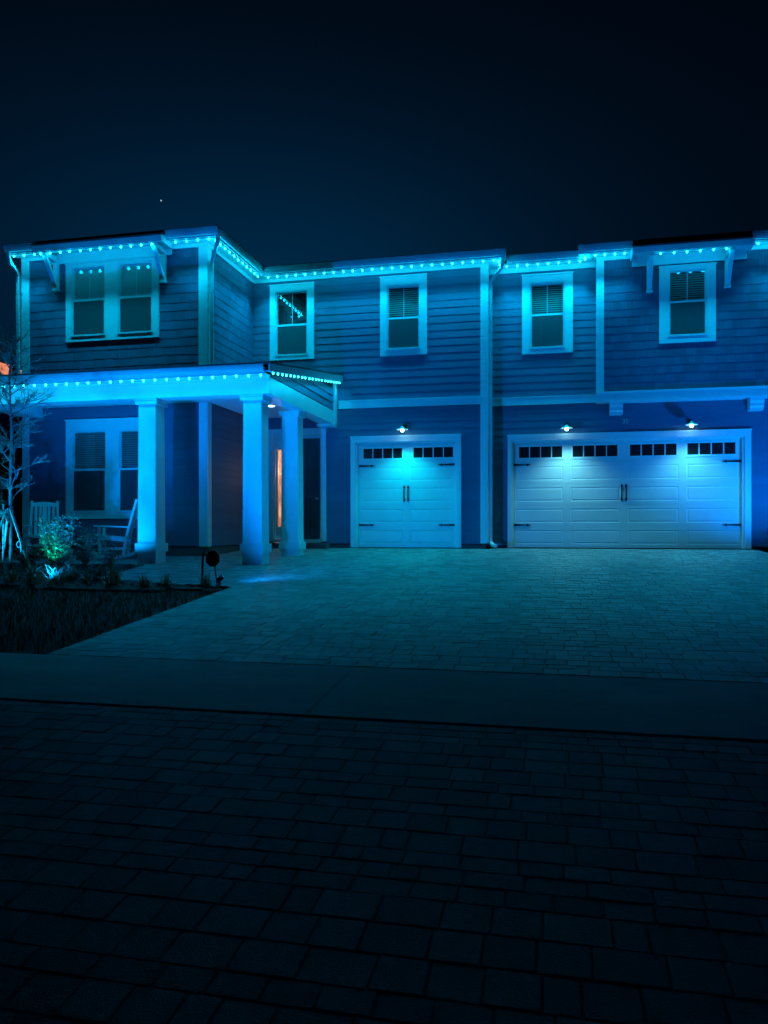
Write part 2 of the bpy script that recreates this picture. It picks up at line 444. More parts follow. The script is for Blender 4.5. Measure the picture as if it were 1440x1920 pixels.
SH = []   # all shingles: (priority, wall, axis, pos, p, q, r, s, t0, t1)
def shakes(wall, axis, pos, a0, a1, z0, z1, holes=(), e=0.172, pr=0):
    n = max(1, round((z1 - z0) / e)); e = (z1 - z0) / n
    for i in range(n):
        r, s = z0 + i * e, z0 + (i + 1) * e; a = a0 - R.uniform(0, 0.1); dr = 0.0
        while a < a1:
            wd = R.choice((0.10, 0.13, 0.16, 0.20, 0.24)); p, q = max(a, a0), min(a + wd, a1); a += wd
            if q - p < 0.02: continue
            dr = max(-0.012, min(0.010, dr + R.uniform(-0.008, 0.008)))
            for (p2, q2, c, d, ta, tb) in course(p, q, r + dr, s + (0.015 if i < n - 1 else 0), list(holes), R.uniform(0.0075, 0.0095), 0.003):
                SH.append((n - i + pr, wall, axis, pos, p2 + 0.0015, q2 - 0.0015, c, d, ta, tb))

# openings (outer edge of casings) ------------------------------------------------------
WIN = {  # casing outer x0,x1,z0,z1 ; list of glazed openings x0,x1 ; glazing z0, meeting rail, z1
    'A': (YA, (-9.87, -7.76, 4.28, 5.90), [(-9.75, -8.96), (-8.68, -7.90)], (4.38, 5.13, 5.82), 'shade'),
    'A2': (YA, (-9.87, -7.76, 0.63, 2.67), [(-9.75, -8.94), (-8.68, -7.88)], (0.75, 1.64, 2.46), 'blind'),
    'B1': (YB, (-6.32, -5.27, 4.24, 5.95), [(-6.19, -5.41)], (4.33, 5.03, 5.80), 'none'),
    'B2': (YB, (-3.75, -2.71, 4.22, 5.96), [(-3.61, -2.85)], (4.35, 5.04, 5.76), 'blind'),
    'C': (YC, (-0.69, 0.38, 4.21, 5.925), [(-0.53, 0.22)], (4.32, 5.05, 5.745), 'blind'),
    'D': (YD, (2.10, 3.19, 4.23, 5.81), [(2.27, 3.03)], (4.36, 5.07, 5.74), 'blind'),
}
def hole(k): return WIN[k][1]
def inner(k): return [(o[0], o[1], WIN[k][3][0], WIN[k][3][2]) for o in WIN[k][2]]
DOOR1 = (-4.42, -1.96, -0.2, 2.46); DOOR2 = (-1.00, 3.92, -0.2, 2.46); ENTRY = (-6.37, -4.99, 0.0, 2.68)
GAR1 = (-4.31, -2.07, 2.33); GAR2 = (-0.92, 3.80, 2.33)
ZF = 6.02      # bottom of frieze
ZS = 6.10      # soffit

# walls ---------------------------------------------------------------------------------
wA = shell('y', YA, XA0, XA1, 0.06, ZS, inner('A') + inner('A2'))
lap(wA, 'y', YA, XA0 + 0.13, XA1 - 0.15, 0.08, 3.10, [hole('A2')])
shakes(wA, 'y', YA, XA0 + 0.14, XA1 - 0.16, 3.20, ZF, [hole('A')])
wS = shell('x', XA1, YA + 0.101, YB, 0.06, ZS)
lap(wS, 'x', XA1, YA + 0.15, YB, 0.08, 3.10)
shakes(wS, 'x', XA1, YA + 0.15, YB, 3.20, ZF, pr=1)
gB1 = (GAR1[0], GAR1[1], -0.2, GAR1[2]); gE = (-6.24, -5.10, 0.0, 2.52)
wB = shell('y', YB, XA1 - 0.101, XB1, 0.06, ZS, inner('B1') + inner('B2') + [gB1, gE])
lap(wB, 'y', YB, XA1, XB1 - 0.13, 3.26, ZF, [hole('B1'), hole('B2')])
lap(wB, 'y', YB, XA1, XB1 - 0.13, 0.10, 3.09, [DOOR1, ENTRY])
wB2 = shell('x', XB1, YB + 0.101, YC, 0.06, ZS)
lap(wB2, 'x', XB1, YB + 0.15, YC, 0.10, ZF, e=0.16)
wC = shell('y', YC, XB1 - 0.101, XE, 0.0, ZS, inner('C') + [(GAR2[0], GAR2[1], -0.2, GAR2[2])])
lap(wC, 'y', YC, XB1, XD0, 3.28, ZF, [hole('C')])
lap(wC, 'y', YC, XB1, XE - 0.12, 0.06, 3.10, [DOOR2])
wD = shell('y', YD, XD0, XE, 3.10, ZS, inner('D'))
shakes(wD, 'y', YD, XD0 + 0.115, XE - 0.12, 3.28, ZF, [hole('D')])
wD2 = mk('wall', G().box(XD0, XD0 + 0.1, YD + 0.101, YC - 0.026, 3.10, ZS), 'siding', house)
# far sides and back, so the house is closed
mk('wall', G().box(XA0 - 0.1, XA0 + 0.0, YA + 0.101, 26, 0, ZS), 'siding', house)
mk('wall', G().box(XE - 0.1, XE, YC + 0.101, 26, 0, ZS), 'siding', house)
mk('wall', G().box(XE - 0.1, XE, YD + 0.101, YC - 0.001, 3.10, ZS), 'siding', house)
mk('wall', G().box(XA0, XE, 26, 26.1, 0, ZS), 'siding', house)
mk('floor_slab', G().box(XA0 + 0.001, XE - 0.101, YC + 0.11, 25.99, -0.4, -0.03), 'slab', house)
mk('foundation', G().box(XA0 + 0.02, XA1 - 0.02, YA + 0.012, YA + 0.09, -0.4, 0.059), 'slab', house)
mk('foundation', G().box(XA1 - 0.09, XA1 - 0.012, YA + 0.1, YB, -0.4, 0.059), 'slab', house)
mk('foundation', G().box(XA1, GAR1[0] - 0.02, YB + 0.012, YB + 0.09, -0.4, 0.059), 'slab', house)
mk('foundation', G().box(GAR1[1] + 0.02, XB1 - 0.012, YB + 0.013, YB + 0.09, -0.4, 0.059), 'slab', house)
mk('foundation', G().box(XB1 - 0.08, GAR2[0] - 0.02, YC + 0.012, YC + 0.09, -0.4, -0.001), 'slab', house)
mk('foundation', G().box(GAR2[1] + 0.02, XE - 0.02, YC + 0.012, YC + 0.09, -0.4, -0.001), 'slab', house)

SH.sort(key=lambda q: q[0])
mass = {}; tones = {}
for i, (pr_, wl, ax, pos, p, q, r, s, t, tb) in enumerate(SH):
    F = frame(ax, pos)
    if i < 300:
        gg = G().hexa(board(F, p, q, r, s, t, tb)); mk('shingle', gg, 'shingle', wl)
    else:
        mg = mass.setdefault(wl.name, (wl, G()))[1]; mg.hexa(board(F, p, q, r, s, t, tb)); tones.setdefault(wl.name, []).extend([R.random()] * 6)
for k, (wl, mg) in mass.items():
    o = mk('shingle_field', mg, 'shingle_mass', wl, kind='stuff'); set_tone(o, tones[k])

# trim boards ------------------------------------------------------------------------------
def trim(name, *boxes, m='trim', parent=None):
    g = G()
    for b in boxes: g.box(*b)
    return mk(name, g, m, parent or house)
T = 0.034
trim('corner_board', (XA0 - 0.02, XA0 + 0.14, YA - T, YA - 0.001, 3.16, ZF), (XA0 - 0.04, XA0 - 0.021, YA - T, YA + 0.12, 3.16, ZF))
trim('corner_board', (XA0 - 0.02, XA0 + 0.13, YA - T, YA - 0.001, 0.07, 3.1))
trim('corner_board', (XA1 - 0.16, XA1 + T, YA - T, YA - 0.001, 3.20, ZF), (XA1 + 0.001, XA1 + T, YA, YA + 0.15, 3.20, ZF))
trim('corner_board', (XA1 - 0.15, XA1 + T, YA - T, YA - 0.001, 0.07, 3.05), (XA1 + 0.001, XA1 + T, YA, YA + 0.15, 0.07, 3.05))
trim('corner_board', (XB1 - 0.13, XB1 + T, YB - T - 0.003, YB - 0.001, 0.11, ZF), (XB1 + 0.001, XB1 + T, YB, YB + 0.15, 0.11, ZF))
trim('corner_board', (XD0 - T, XD0 + 0.115, YD - T, YD - 0.001, 3.28, ZF), (XD0 - T, XD0 - 0.001, YD, YD + 0.14, 3.28, ZF))
trim('corner_board', (XE - 0.12, XE + T, YC - T, YC - 0.001, 0.05, 3.08))
trim('corner_board', (XE - 0.12, XE + T, YD - T, YD - 0.001, 3.28, ZF))
# friezes
def frieze(*b): trim('frieze_board', b)
frieze(XA0 - 0.04, XA1 + 0.04, YA - 0.040, YA - 0.001, ZF, ZS)
frieze(XA1 + 0.001, XA1 + 0.040, YA, YB - 0.041, ZF - 0.002, ZS)
frieze(XA1 + 0.001, XB1 + 0.04, YB - 0.040, YB - 0.001, ZF, ZS)
frieze(XB1 + 0.001, XB1 + 0.040, YB, YC - 0.041, ZF - 0.002, ZS)
frieze(XB1 + 0.001, XD0 - 0.04, YC - 0.040, YC - 0.001, ZF - 0.03, ZS)
frieze(XD0 - 0.04, XE + 0.04, YD - 0.040, YD - 0.001, ZF, ZS)
# belts
trim('belt_board', (-4.70, XB1 - 0.131, YB - 0.032, YB - 0.001, 3.095, 3.25), (-4.70, XB1 - 0.131, YB - 0.045, YB - 0.001, 3.251, 3.27))
trim('belt_board', (XB1 + 0.036, XD0 - 0.01, YC - 0.032, YC - 0.001, 3.11, 3.27), (XB1 + 0.036, XD0 - 0.01, YC - 0.045, YC - 0.001, 3.271, 3.285))
trim('belt_board', (XD0 - 0.03, XE + 0.04, YD - 0.042, YD - 0.001, 3.08, 3.255), (XD0 - 0.04, XE + 0.05, YD - 0.065, YD - 0.001, 3.256, 3.28))
trim('overhang_soffit', (XD0 - 0.02, XE, YD, YC - 0.002, 3.075, 3.099))
trim('belt_board', (XA1 + 0.026, XA1 + 0.05, YA, YB - 0.03, 3.11, 3.19), (XA0, XA1 + 0.05, YA - 0.05, YA - 0.001, 3.11, 3.19))
for cx in (1.26, 3.975):        # corbels under the overhang: stepped cove profile
    g = G(); prof = [(0, 3.074), (0.27, 3.074), (0.27, 3.0), (0.25, 2.96), (0.25, 2.90), (0.20, 2.87), (0.20, 2.82), (0, 2.82)]
    g.prism(prof, lambda p, q, t: (t, YC - 0.03 - p, q), cx - 0.13, cx + 0.13)
    mk('corbel', g, 'trim', house)

# windows ----------------------------------------------------------------------------------
def window(key, muntin=True):
    Y, (x0, x1, z0, z1), ops, (g0, gm, g1), cover = WIN[key]
    g = G(); y0, y1 = Y - 0.040, Y - 0.001
    for (p, q, r, s) in rects(x0, x1, z0, z1, [(o[0], o[1], g0, g1) for o in ops]): g.box(p, q, y0, y1, r, s)
    g.box(x0 - 0.012, x1 + 0.012, Y - 0.058, Y - 0.0405, z1 - 0.022, z1 + 0.006)
    wn = mk('window', g, 'trim', house)
    for (a, b) in ops:
        f = 0.028
        # outer frame stop and sill nosing
        fr = G()
        for (p, q, r, s) in rects(a, b, g0, g1, [(a + f, b - f, g0 + f, g1 - f)]): fr.box(p, q, Y - 0.026, Y + 0.09, r, s)
        fr.box(a + 0.001, b - 0.001, Y - 0.058, Y - 0.0265, g0 + 0.001, g0 + 0.03)
        mk('frame', fr, 'vinyl', wn)
        # lower sash in front, upper sash behind
        sg = G(); h = 0.022
        for (p, q, r, s) in rects(a + f, b - f, g0 + f, gm + 0.022, [(a + f + h, b - f - h, g0 + f + h, gm - 0.024)]): sg.box(p, q, Y - 0.012, Y + 0.016, r, s)
        mk('sash', sg, 'vinyl', wn)
        sg = G()
        for (p, q, r, s) in rects(a + f, b - f, gm - 0.02, g1 - f, [(a + f + h, b - f - h, gm + 0.018, g1 - f - h)]): sg.box(p, q, Y + 0.018, Y + 0.045, r, s)
        up = mk('sash', sg, 'vinyl', wn)
        mk('pane', G().box(a + f + h - .004, b - f - h + .004, Y + 0.030, Y + 0.033, gm + 0.014, g1 - f - h + .004), 'glass', wn)
        mk('pane', G().box(a + f + h - .004, b - f - h + .004, Y + 0.001, Y + 0.004, g0 + f + h - .004, gm - 0.020), 'glass', wn)
        mk('insect_screen', G().box(a + f + h, b - f - h, Y - 0.018, Y - 0.0165, g0 + f + h, gm - 0.024), 'screen', wn)
        if muntin: mk('muntin', G().box((a + b) / 2 - 0.008, (a + b) / 2 + 0.008, Y + 0.022, Y + 0.029, gm + 0.018, g1 - f - h), 'vinyl', wn)
        if cover == 'blind':
            g2 = G(); z = g0 + 0.02
            while z < g1 - 0.04:
                yy = Y + 0.056
                g2.hexa([(a + .03, yy - .012, z), (b - .03, yy - .012, z), (b - .03, yy - .009, z), (a + .03, yy - .009, z),
                         (a + .03, yy + .012, z + .036), (b - .03, yy + .012, z + .036), (b - .03, yy + .015, z + .036), (a + .03, yy + .015, z + .036)])
                z += 0.046
            mk('blind', g2, 'blind', wn)
        elif cover == 'shade':
            mk('roller_shade', G().box(a + .03, b - .03, Y + 0.046, Y + 0.049, g0 + .03, g1 - .03), 'shade', wn)
        else:
            mk('curtain', G().box(a + .03, b - .03, Y + 0.10, Y + 0.104, g0 + .03, g1 - .03), 'screen', wn)
    return wn
for k in WIN: window(k, muntin=(k != 'A2'))

# garage doors -----------------------------------------------------------------------------
def garage(gr, ypl, cas, ncol, wins, label):
    x0, x1, zt = gr; Y = ypl
    g = G()
    for (p, q, r, s) in rects(cas[0], cas[1], 0.012, cas[3], [(x0, x1, -1, zt)]): g.box(p, q, Y - 0.045, Y - 0.001, r, s)
    g.box(cas[0] - .008, cas[1] + .008, Y - 0.06, Y - 0.0455, cas[3] - 0.03, cas[3] + 0.008)
    mk('garage_casing', g, 'trim', house)
    yd = Y + 0.10     # front of slab
    g = G()           # jamb stop
    g.box(x0 + .001, x0 + 0.035, Y, yd - 0.006, 0.01, zt - 0.001); g.box(x1 - 0.035, x1 - .001, Y, yd - 0.006, 0.01, zt - 0.001); g.box(x0 + 0.036, x1 - 0.036, Y, yd - 0.006, zt - 0.036, zt - 0.001)
    mk('garage_jamb', g, 'trim', house)
    hs = (zt - 0.02) / 5
    slab = mk('garage_door', G().box(x0 + 0.002, x1 - 0.002, yd + 0.03, yd + 0.05, 0.012, zt - 0.002), 'door', house, label=label)
    mk('bottom_seal', G().box(x0 + 0.01, x1 - 0.01, yd - 0.004, yd + 0.02, 0.003, 0.0115), 'black', slab)
    cw = (x1 - x0) / ncol; mg = 0.075
    for i in range(5):
        z0 = 0.015 + i * hs; z1 = z0 + hs - 0.004
        # section skin around its recessed panels
        pan = []
        for c in range(ncol):
            a, b = x0 + c * cw + mg, x0 + (c + 1) * cw - mg
            if i < 4: pan.append((a, b, z0 + 0.075, z1 - 0.075))
        if i == 4: pan = [(a - 0.03, b + 0.03, wins[1] - 0.03, wins[2] + 0.03) for (a, b) in wins[0]]
        g = G()
        for (p, q, r, s) in rects(x0 + 0.002, x1 - 0.002, z0, z1, pan): g.box(p, q, yd, yd + 0.028, r, s)
        mk('section', g, 'door', slab)
        for (a, b, r, s) in pan:
            if i < 4:
                bv = 0.022; n = G()
                n.v = [(a, yd, r), (b, yd, r), (b, yd, s), (a, yd, s), (a + bv, yd + .006, r + bv), (b - bv, yd + .006, r + bv), (b - bv, yd + .006, s - bv), (a + bv, yd + .006, s - bv),
                       (a + 2 * bv, yd + .001, r + 2 * bv), (b - 2 * bv, yd + .001, r + 2 * bv), (b - 2 * bv, yd + .001, s - 2 * bv), (a + 2 * bv, yd + .001, s - 2 * bv)]
                n.f = [(k + j, k + (j + 1) % 4, k + 4 + (j + 1) % 4, k + 4 + j) for k in (0, 4) for j in range(4)] + [(8, 9, 10, 11)]
                mk('panel', n, 'door', slab)
    for (a, b) in wins[0]:
        r, s = wins[1], wins[2]; g = G()
        n = 4; pw = (b - a) / n; holes = [(a + k * pw + 0.011, a + (k + 1) * pw - 0.011, r + 0.012, s - 0.012) for k in range(n)]
        for (p, q, rr, ss) in rects(a - 0.03, b + 0.03, r - 0.03, s + 0.03, holes): g.box(p, q, yd - 0.012, yd + 0.02, rr, ss)
        mk('window_frame', g, 'vinyl', slab)
        for h in holes: mk('pane', G().box(h[0] - .003, h[1] + .003, yd + 0.006, yd + 0.010, h[2] - .003, h[3] + .003), 'dglass', slab)
    for z in (0.505, 1.82):
        for (xa, d) in ((x0 + 0.045, 1), (x1 - 0.045, -1)):     # spear-point strap hinge
            L = 0.38; P = [(0, -.026), (0, .026), (.27, .013), (.285, .030), (.315, .018), (L, 0), (.315, -.018), (.285, -.030), (.27, -.013)]
            mk('strap_hinge', G().prism([(xa + d * p, z + q) for p, q in P], lambda p, q, t: (p, t, q), yd - 0.016, yd - 0.0005), 'black', slab)
    xm = (x0 + x1) / 2
    for dx in (-0.044, 0.044):
        g = G(); x = xm + dx
        g.tube([(x, yd - .003, 1.08), (x, yd - .05, 1.12), (x, yd - .05, 1.27), (x, yd - .003, 1.31)], 0.015, 6)
        for zc, dr in ((1.32, 1), (1.07, -1)):
            P = [(-.016, -.03), (.016, -.03), (.016, 0), (.034, .012), (0, .065), (-.034, .012), (-.016, 0)]
            g.prism([(x + p, zc + dr * q) for p, q in P], lambda p, q, t: (p, t, q), yd - 0.012, yd - 0.0005)
        mk('handle', g, 'black', slab)
    return slab
garage(GAR1, YB, DOOR1, 2, ([(-4.17, -3.27), (-3.04, -2.14)], 1.97, 2.215), 'single garage door with two rows of small windows')
garage(GAR2, YC, DOOR2, 4, ([(-0.77, 0.17), (0.37, 1.32), (1.55, 2.51), (2.70, 3.66)], 1.96, 2.225), 'wide double garage door with four rows of small windows')

# entry ------------------------------------------------------------------------------------
g = G()
for (p, q, r, s) in rects(-6.37, -4.99, 0.14, 2.68, [(-6.24, -5.10, 0.0, 2.52)]): g.box(p, q, YB - 0.042, YB - 0.001, r, s)
mk('door_casing', g, 'trim', house)
g = G()
g.box(-6.238, -6.20, YB, YB + 0.14, 0.19, 2.518); g.box(-5.96, -5.90, YB + 0.02, YB + 0.14, 0.19, 2.518); g.box(-5.14, -5.102, YB, YB + 0.14, 0.19, 2.518); g.box(-6.199, -5.141, YB, YB + 0.141, 2.46, 2.518)
mk('door_frame', g, 'trim', house)
mk('threshold', G().box(-6.22, -5.12, YB - 0.10, YB + 0.12, 0.11, 0.188), 'gutter', house)
mk('entry_step', G().box(-6.45, -4.9, YB - 0.34, YB - 0.047, -0.2, 0.105), 'slab', house)
dr = mk('front_door', G().box(-5.898, -5.142, YB + 0.06, YB + 0.105, 0.19, 2.458), 'frontdoor', house, label='dark front door beside a lit sidelight')
for (a, b, r, s) in ((-5.80, -5.56, 0.42, 1.15), (-5.48, -5.24, 0.42, 1.15), (-5.80, -5.56, 1.30, 2.30), (-5.48, -5.24, 1.30, 2.30)):
    n = G(); bv = 0.03
    n.v = [(a, YB + .0595, r), (b, YB + .0595, r), (b, YB + .0595, s), (a, YB + .0595, s), (a + bv, YB + .047, r + bv), (b - bv, YB + .047, r + bv), (b - bv, YB + .047, s - bv), (a + bv, YB + .047, s - bv)]
    n.f = [(j, (j + 1) % 4, 4 + (j + 1) % 4, 4 + j) for j in range(4)] + [(4, 5, 6, 7)]
    mk('panel', n, 'frontdoor', dr)
g = G().lathe((-5.22, YB + 0.03, 1.10), [(0.028, 0.028), (0.028, 0.02), (0.012, 0.015), (0.012, -0.02), (0.03, -0.03), (0.03, -0.05), (0.01, -0.06)], 10, 'y')
mk('knob', g, 'number', dr)
sl = mk('sidelight', G().box(-6.199, -6.16, YB + 0.05, YB + 0.10, 0.19, 2.459).box(-5.985, -5.961, YB + 0.05, YB + 0.10, 0.19, 2.459).box(-6.159, -5.986, YB + 0.05, YB + 0.10, 0.19, 0.47).box(-6.159, -5.986, YB + 0.05, YB + 0.10, 2.22, 2.459), 'trim', house, label='narrow sidelight glowing orange beside the front door')
mk('pane', G().box(-6.162, -5.983, YB + 0.07, YB + 0.075, 0.465, 2.225), 'glass', sl)
mk('room_lamp', G().box(-6.5, -5.98, YB + 0.27, YB + 0.29, 1.66, 1.93), 'roomlamp', sl)
lamp('room_bulb', 'POINT', sl, (-5.93, YB + 0.24, 1.75), 9, (1.0, 0.5, 0.25), 0.03)
mk('lit_room', G().box(-6.55, -5.95, YB + 0.30, YB + 0.32, 0.06, 2.55), 'room', sl)

# eaves: soffit, fascia, gutter; bulbs are added further down ---------------------------------
O1, O2, O3 = 0.30, 0.325, 0.41
def eave(x0, x1, Y, name='soffit', z=ZS):
    trim('soffit', (x0, x1, Y - O1, Y - 0.0405, z, z + 0.015), m='trim')
def gut_y(x0, x1, Y, z=ZS):
    g = G(); P = [(O1 + .001, z - .01), (O2 + .001, z - .01), (O2 + .004, z + .018), (O3 - .03, z + .018), (O3 - .008, z + .06), (O3, z + .10), (O3, z + .15), (O3 - .012, z + .15), (O3 - .014, z + .11), (O1 + .001, z + .10)]
    g.prism(P, lambda p, q, t: (t, Y - p, q), x0, x1); return mk('gutter', g, 'gutter', house)
def gut_x(y0, y1, X, z=ZS):
    g = G(); P = [(O1 + .001, z - .01), (O2 + .001, z - .01), (O2 + .004, z + .018), (O3 - .03, z + .018), (O3 - .008, z + .06), (O3, z + .10), (O3, z + .15), (O3 - .012, z + .15), (O3 - .014, z + .11), (O1 + .001, z + .10)]
    g.prism(P, lambda p, q, t: (X + p, t, q), y0, y1); return mk('gutter', g, 'gutter', house)
AWA = (-10.28, -7.46, YA, 0.52, 5.99); AWD = (1.55, 3.77, YD, 0.56, 5.93)
eave(XA0 - 0.12, XA1 + O1, YA); trim('soffit', (XA1 + 0.0405, XA1 + O1, YA + 0.001 - 0.0405, YB - O1 - 0.001, ZS, ZS + .015))
eave(XA1 + 0.0405, XB1 + O1, YB); trim('soffit', (XB1 + 0.0405, XB1 + O1, YB - 0.0395, YC - O1 - 0.001, ZS, ZS + .015))
eave(XB1 + 0.0405, XD0 - O1 - 0.001, YC); trim('soffit', (XD0 - O1, XD0 - 0.0405, YD - 0.0395, YC - 0.0405, ZS, ZS + .015))
eave(XD0 - O1, XE + O1, YD)
gut_y(XA0 - 0.17, AWA[0] - .01, YA); gut_y(AWA[1] + .01, XA1 + O3, YA); gut_x(YA - O1, YB - O3 - .002, XA1)
gut_y(XA1 + O1, XB1 + O3, YB); gut_x(YB - O1, YC - O3 - .002, XB1)
gut_y(XB1 + O1 + 0.12, XD0 - O3 - .002, YC); gut_x
g = G(); g.prism([(O1 + .001, ZS - .01), (O3, ZS + .018), (O3, ZS + .15), (O1 + .001, ZS + .10)], lambda p, q, t: (XD0 - p, t, q), YD - O1, YC - O1); mk('gutter', g, 'gutter', house)
gut_y(XD0 - O3, AWD[0] - .01, YD); gut_y(AWD[1] + .01, XE + O3, YD)

# awnings on brackets (deep eave over the two shingled bays)
def awning(x0, x1, Y, d, z, brx, label):
    g = G(); t = math.tan(math.radians(18.4))
    # sloping roof deck with thick edge
    prof = [(0.041, z + 0.30), (0.041, z + 0.13), (0.06, z + .12), (d - 0.02, z + 0.02), (d, z + 0.02), (d + 0.02, z + 0.11), (d + 0.02, z + 0.135)]
    g.prism(prof, lambda p, q, u: (u, Y - p, q), x0, x1)
    aw = mk('awning', g, 'trim', house, label=label)
    rp = [(d + 0.05, z + 0.137), (d + 0.05, z + 0.160), (0.02, z + 0.335), (0.02, z + 0.305)]
    mk('roof_edge', G().prism(rp, lambda p, q, u: (u, Y - p, q), x0 - 0.03, x1 + 0.03), 'roof', aw)
    mk('ledger', G().box(x0 + 0.01, x1 - 0.01, Y - 0.075, Y - 0.0405, z - 0.09, z + 0.119), 'trim', aw)
    mk('rake_board', G().prism([(0.08, z + 0.02), (d, z + 0.015), (d + 0.02, z + 0.13), (0.08, z + 0.27)], lambda p, q, u: (u, Y - p, q), x0 - 0.022, x0 - 0.001), 'trim', aw)
    mk('rake_board', G().prism([(0.08, z + 0.02), (d, z + 0.015), (d + 0.02, z + 0.13), (0.08, z + 0.27)], lambda p, q, u: (u, Y - p, q), x1 + 0.001, x1 + 0.022), 'trim', aw)
    for bx in brx:
        g = G(); ww = 0.05; zb = z - 0.62
        g.prism([(0.041, zb), (0.125, zb), (0.115, z - .02), (0.041, z - .02)], lambda p, q, u: (u, Y - p, q), bx - ww, bx + ww)          # wall leg
        g.prism([(0.116, z - 0.075), (d - 0.03, z - 0.045), (d - 0.03, z + 0.01), (0.116, z + 0.05)], lambda p, q, u: (u, Y - p, q), bx - ww, bx + ww)  # top arm
        g.prism([(0.126, zb + 0.03), (0.126, zb + 0.12), (d - 0.13, z - 0.066), (d - 0.05, z - 0.05)], lambda p, q, u: (u, Y - p, q), bx - ww + .008, bx + ww - .008)  # brace
        g.box(bx - ww - .012, bx + ww + .012, Y - 0.135, Y - 0.041, zb - 0.03, zb - 0.0005)
        mk('bracket', g, 'trim', aw)
    return aw
awning(*AWA, (-10.06, -7.64), 'bracketed awning over the paired window')
awning(*AWD, (1.90, 3.40), 'bracketed awning over the single window')

# downspouts
def spout(pts, r=0.042):
    mk('downspout', G().tube(pts, r, 4), 'gutter', house)
spout([(XA0 - 0.09, YA - 0.36, 6.12), (XA0 - 0.09, YA - 0.36, 6.02), (XA0 - 0.09, YA - 0.33, 5.93), (XA0 - 0.09, YA - 0.13, 5.80), (XA0 - 0.09, YA - 0.07, 5.72), (XA0 - 0.09, YA - 0.07, 5.62), (XA0 - 0.09, YA - 0.07, 3.45)])
spout([(XA1 + 0.36, YA - 0.28, 6.12), (XA1 + 0.36, YA - 0.28, 6.02), (XA1 + 0.33, YA - 0.25, 5.94), (XA1 + 0.16, YA - 0.03, 5.82), (XA1 + 0.085, YA + 0.05, 5.74), (XA1 + 0.085, YA + 0.05, 5.62), (XA1 + 0.085, YA + 0.05, 3.62)])
spout([(XB1 + 0.36, YB - 0.22, 6.12), (XB1 + 0.36, YB - 0.22, 6.02), (XB1 + 0.33, YB - 0.20, 5.92), (XB1 + 0.16, YB - 0.03, 5.78), (XB1 + 0.085, YB + 0.04, 5.70), (XB1 + 0.085, YB + 0.04, 5.58), (XB1 + 0.085, YB + 0.04, 0.20), (XB1 + 0.09, YB + 0.02, 0.13), (XB1 + 0.14, YB - 0.10, 0.075), (XB1 + 0.22, YB - 0.22, 0.06)])

# roofs: shallow hips
def hip(x0, x1, y0, y1, z, rise, ix, iy, parent=None):
    g = G(); g.v = [(x0, y0, z), (x1, y0, z), (x1, y1, z), (x0, y1, z), (x0 + ix, y0 + iy, z + rise), (x1 - ix, y0 + iy, z + rise), (x1 - ix, y1 - iy, z + rise), (x0 + ix, y1 - iy, z + rise)]
    g.f = [(0, 3, 2, 1), (0, 1, 5, 4), (1, 2, 6, 5), (2, 3, 7, 6), (3, 0, 4, 7), (4, 5, 6, 7)]
    return mk('roof', g, 'roof', house)
hip(XA0 - 0.19, XA1 + 0.43, YA - 0.43, 22, ZS + 0.155, 0.72, 2.2, 2.4)
hip(XA0 - 0.19, XB1 + 0.43, YB - 0.43, 26.5, ZS + 0.157, 1.35, 4.4, 4.4)
hip(XB1 - 3, XE + 0.43, YC - 0.43, 26.5, ZS + 0.156, 1.3, 4.2, 4.2)
hip(XD0 - 0.43, XE + 0.43, YD - 0.43, 24, ZS + 0.158, 0.8, 2.6, 2.6)

# porch ------------------------------------------------------------------------------------
PX0, PX1, PY, ZB, ZBT = -10.72, -4.75, 12.40, 2.73, 3.02
trim('porch_beam', (PX0, PX1, PY - 0.05, PY + 0.30, ZB, ZBT))
trim('porch_beam', (PX1 - 0.30, PX1, PY + 0.301, YB - 0.034, ZB, ZBT))
trim('porch_beam', (PX0, PX0 + 0.32, PY + 0.301, YA - 0.05, ZB, ZBT))
trim('porch_ceiling', (PX0 + 0.321, PX1 - 0.301, PY + 0.301, YA - 0.051, 2.93, 2.96), (XA1 + 0.06, PX1 - 0.301, YA - 0.05, YB - 0.05, 2.93, 2.96))
trim('beam_end_block', (PX1 - 0.36, PX1 + 0.02, YB - 0.36, YB - 0.046, ZB - 0.06, ZB - 0.001))
mk('beam_moulding', G().box(PX0 - 0.02, PX1 + 0.02, PY - 0.075, PY - 0.051, ZBT - 0.05, ZBT), 'trim', house)
trim('soffit', (PX0 - 0.25, PX1 + 0.03, PY - 0.30, PY - 0.051, ZBT + 0.001, ZBT + 0.016))
g = G(); P = [(.301, 3.01), (.325, 3.01), (.33, 3.045), (.375, 3.045), (.40, 3.09), (.41, 3.13), (.41, 3.18), (.395, 3.18), (.39, 3.13), (.301, 3.12)]
g.prism(P, lambda p, q, t: (t, PY - p, q), PX0 - 0.27, PX1 + 0.04); mk('gutter', g, 'gutter', house)
# shed roof, gable triangle with lap siding, rake
Z0r, Z1r = 3.17, 3.83
def zr(y): return Z0r + (Z1r - Z0r) * (y - (PY - 0.33)) / (YB - (PY - 0.33))
g = G()
g.hexa([(PX0 - .28, PY - .42, zr(PY - .42)), (PX1 + .17, PY - .42, zr(PY - .42)), (PX1 + .17, YB - .03, zr(YB)), (PX0 - .28, YB - .03, zr(YB)),
        (PX0 - .28, PY - .42, zr(PY - .42) + .03), (PX1 + .17, PY - .42, zr(PY - .42) + .03), (PX1 + .17, YB - .03, zr(YB) + .03), (PX0 - .28, YB - .03, zr(YB) + .03)])
mk('porch_roof', g, 'roof', house)
rk = G(); rk.prism([(PY - .40, zr(PY - .40) - 0.125), (YB - .05, zr(YB) - 0.14), (YB - .05, zr(YB) - 0.003), (PY - .40, zr(PY - .40) - 0.003)], lambda p, q, t: (t, p, q), PX1 + 0.135, PX1 + 0.16)
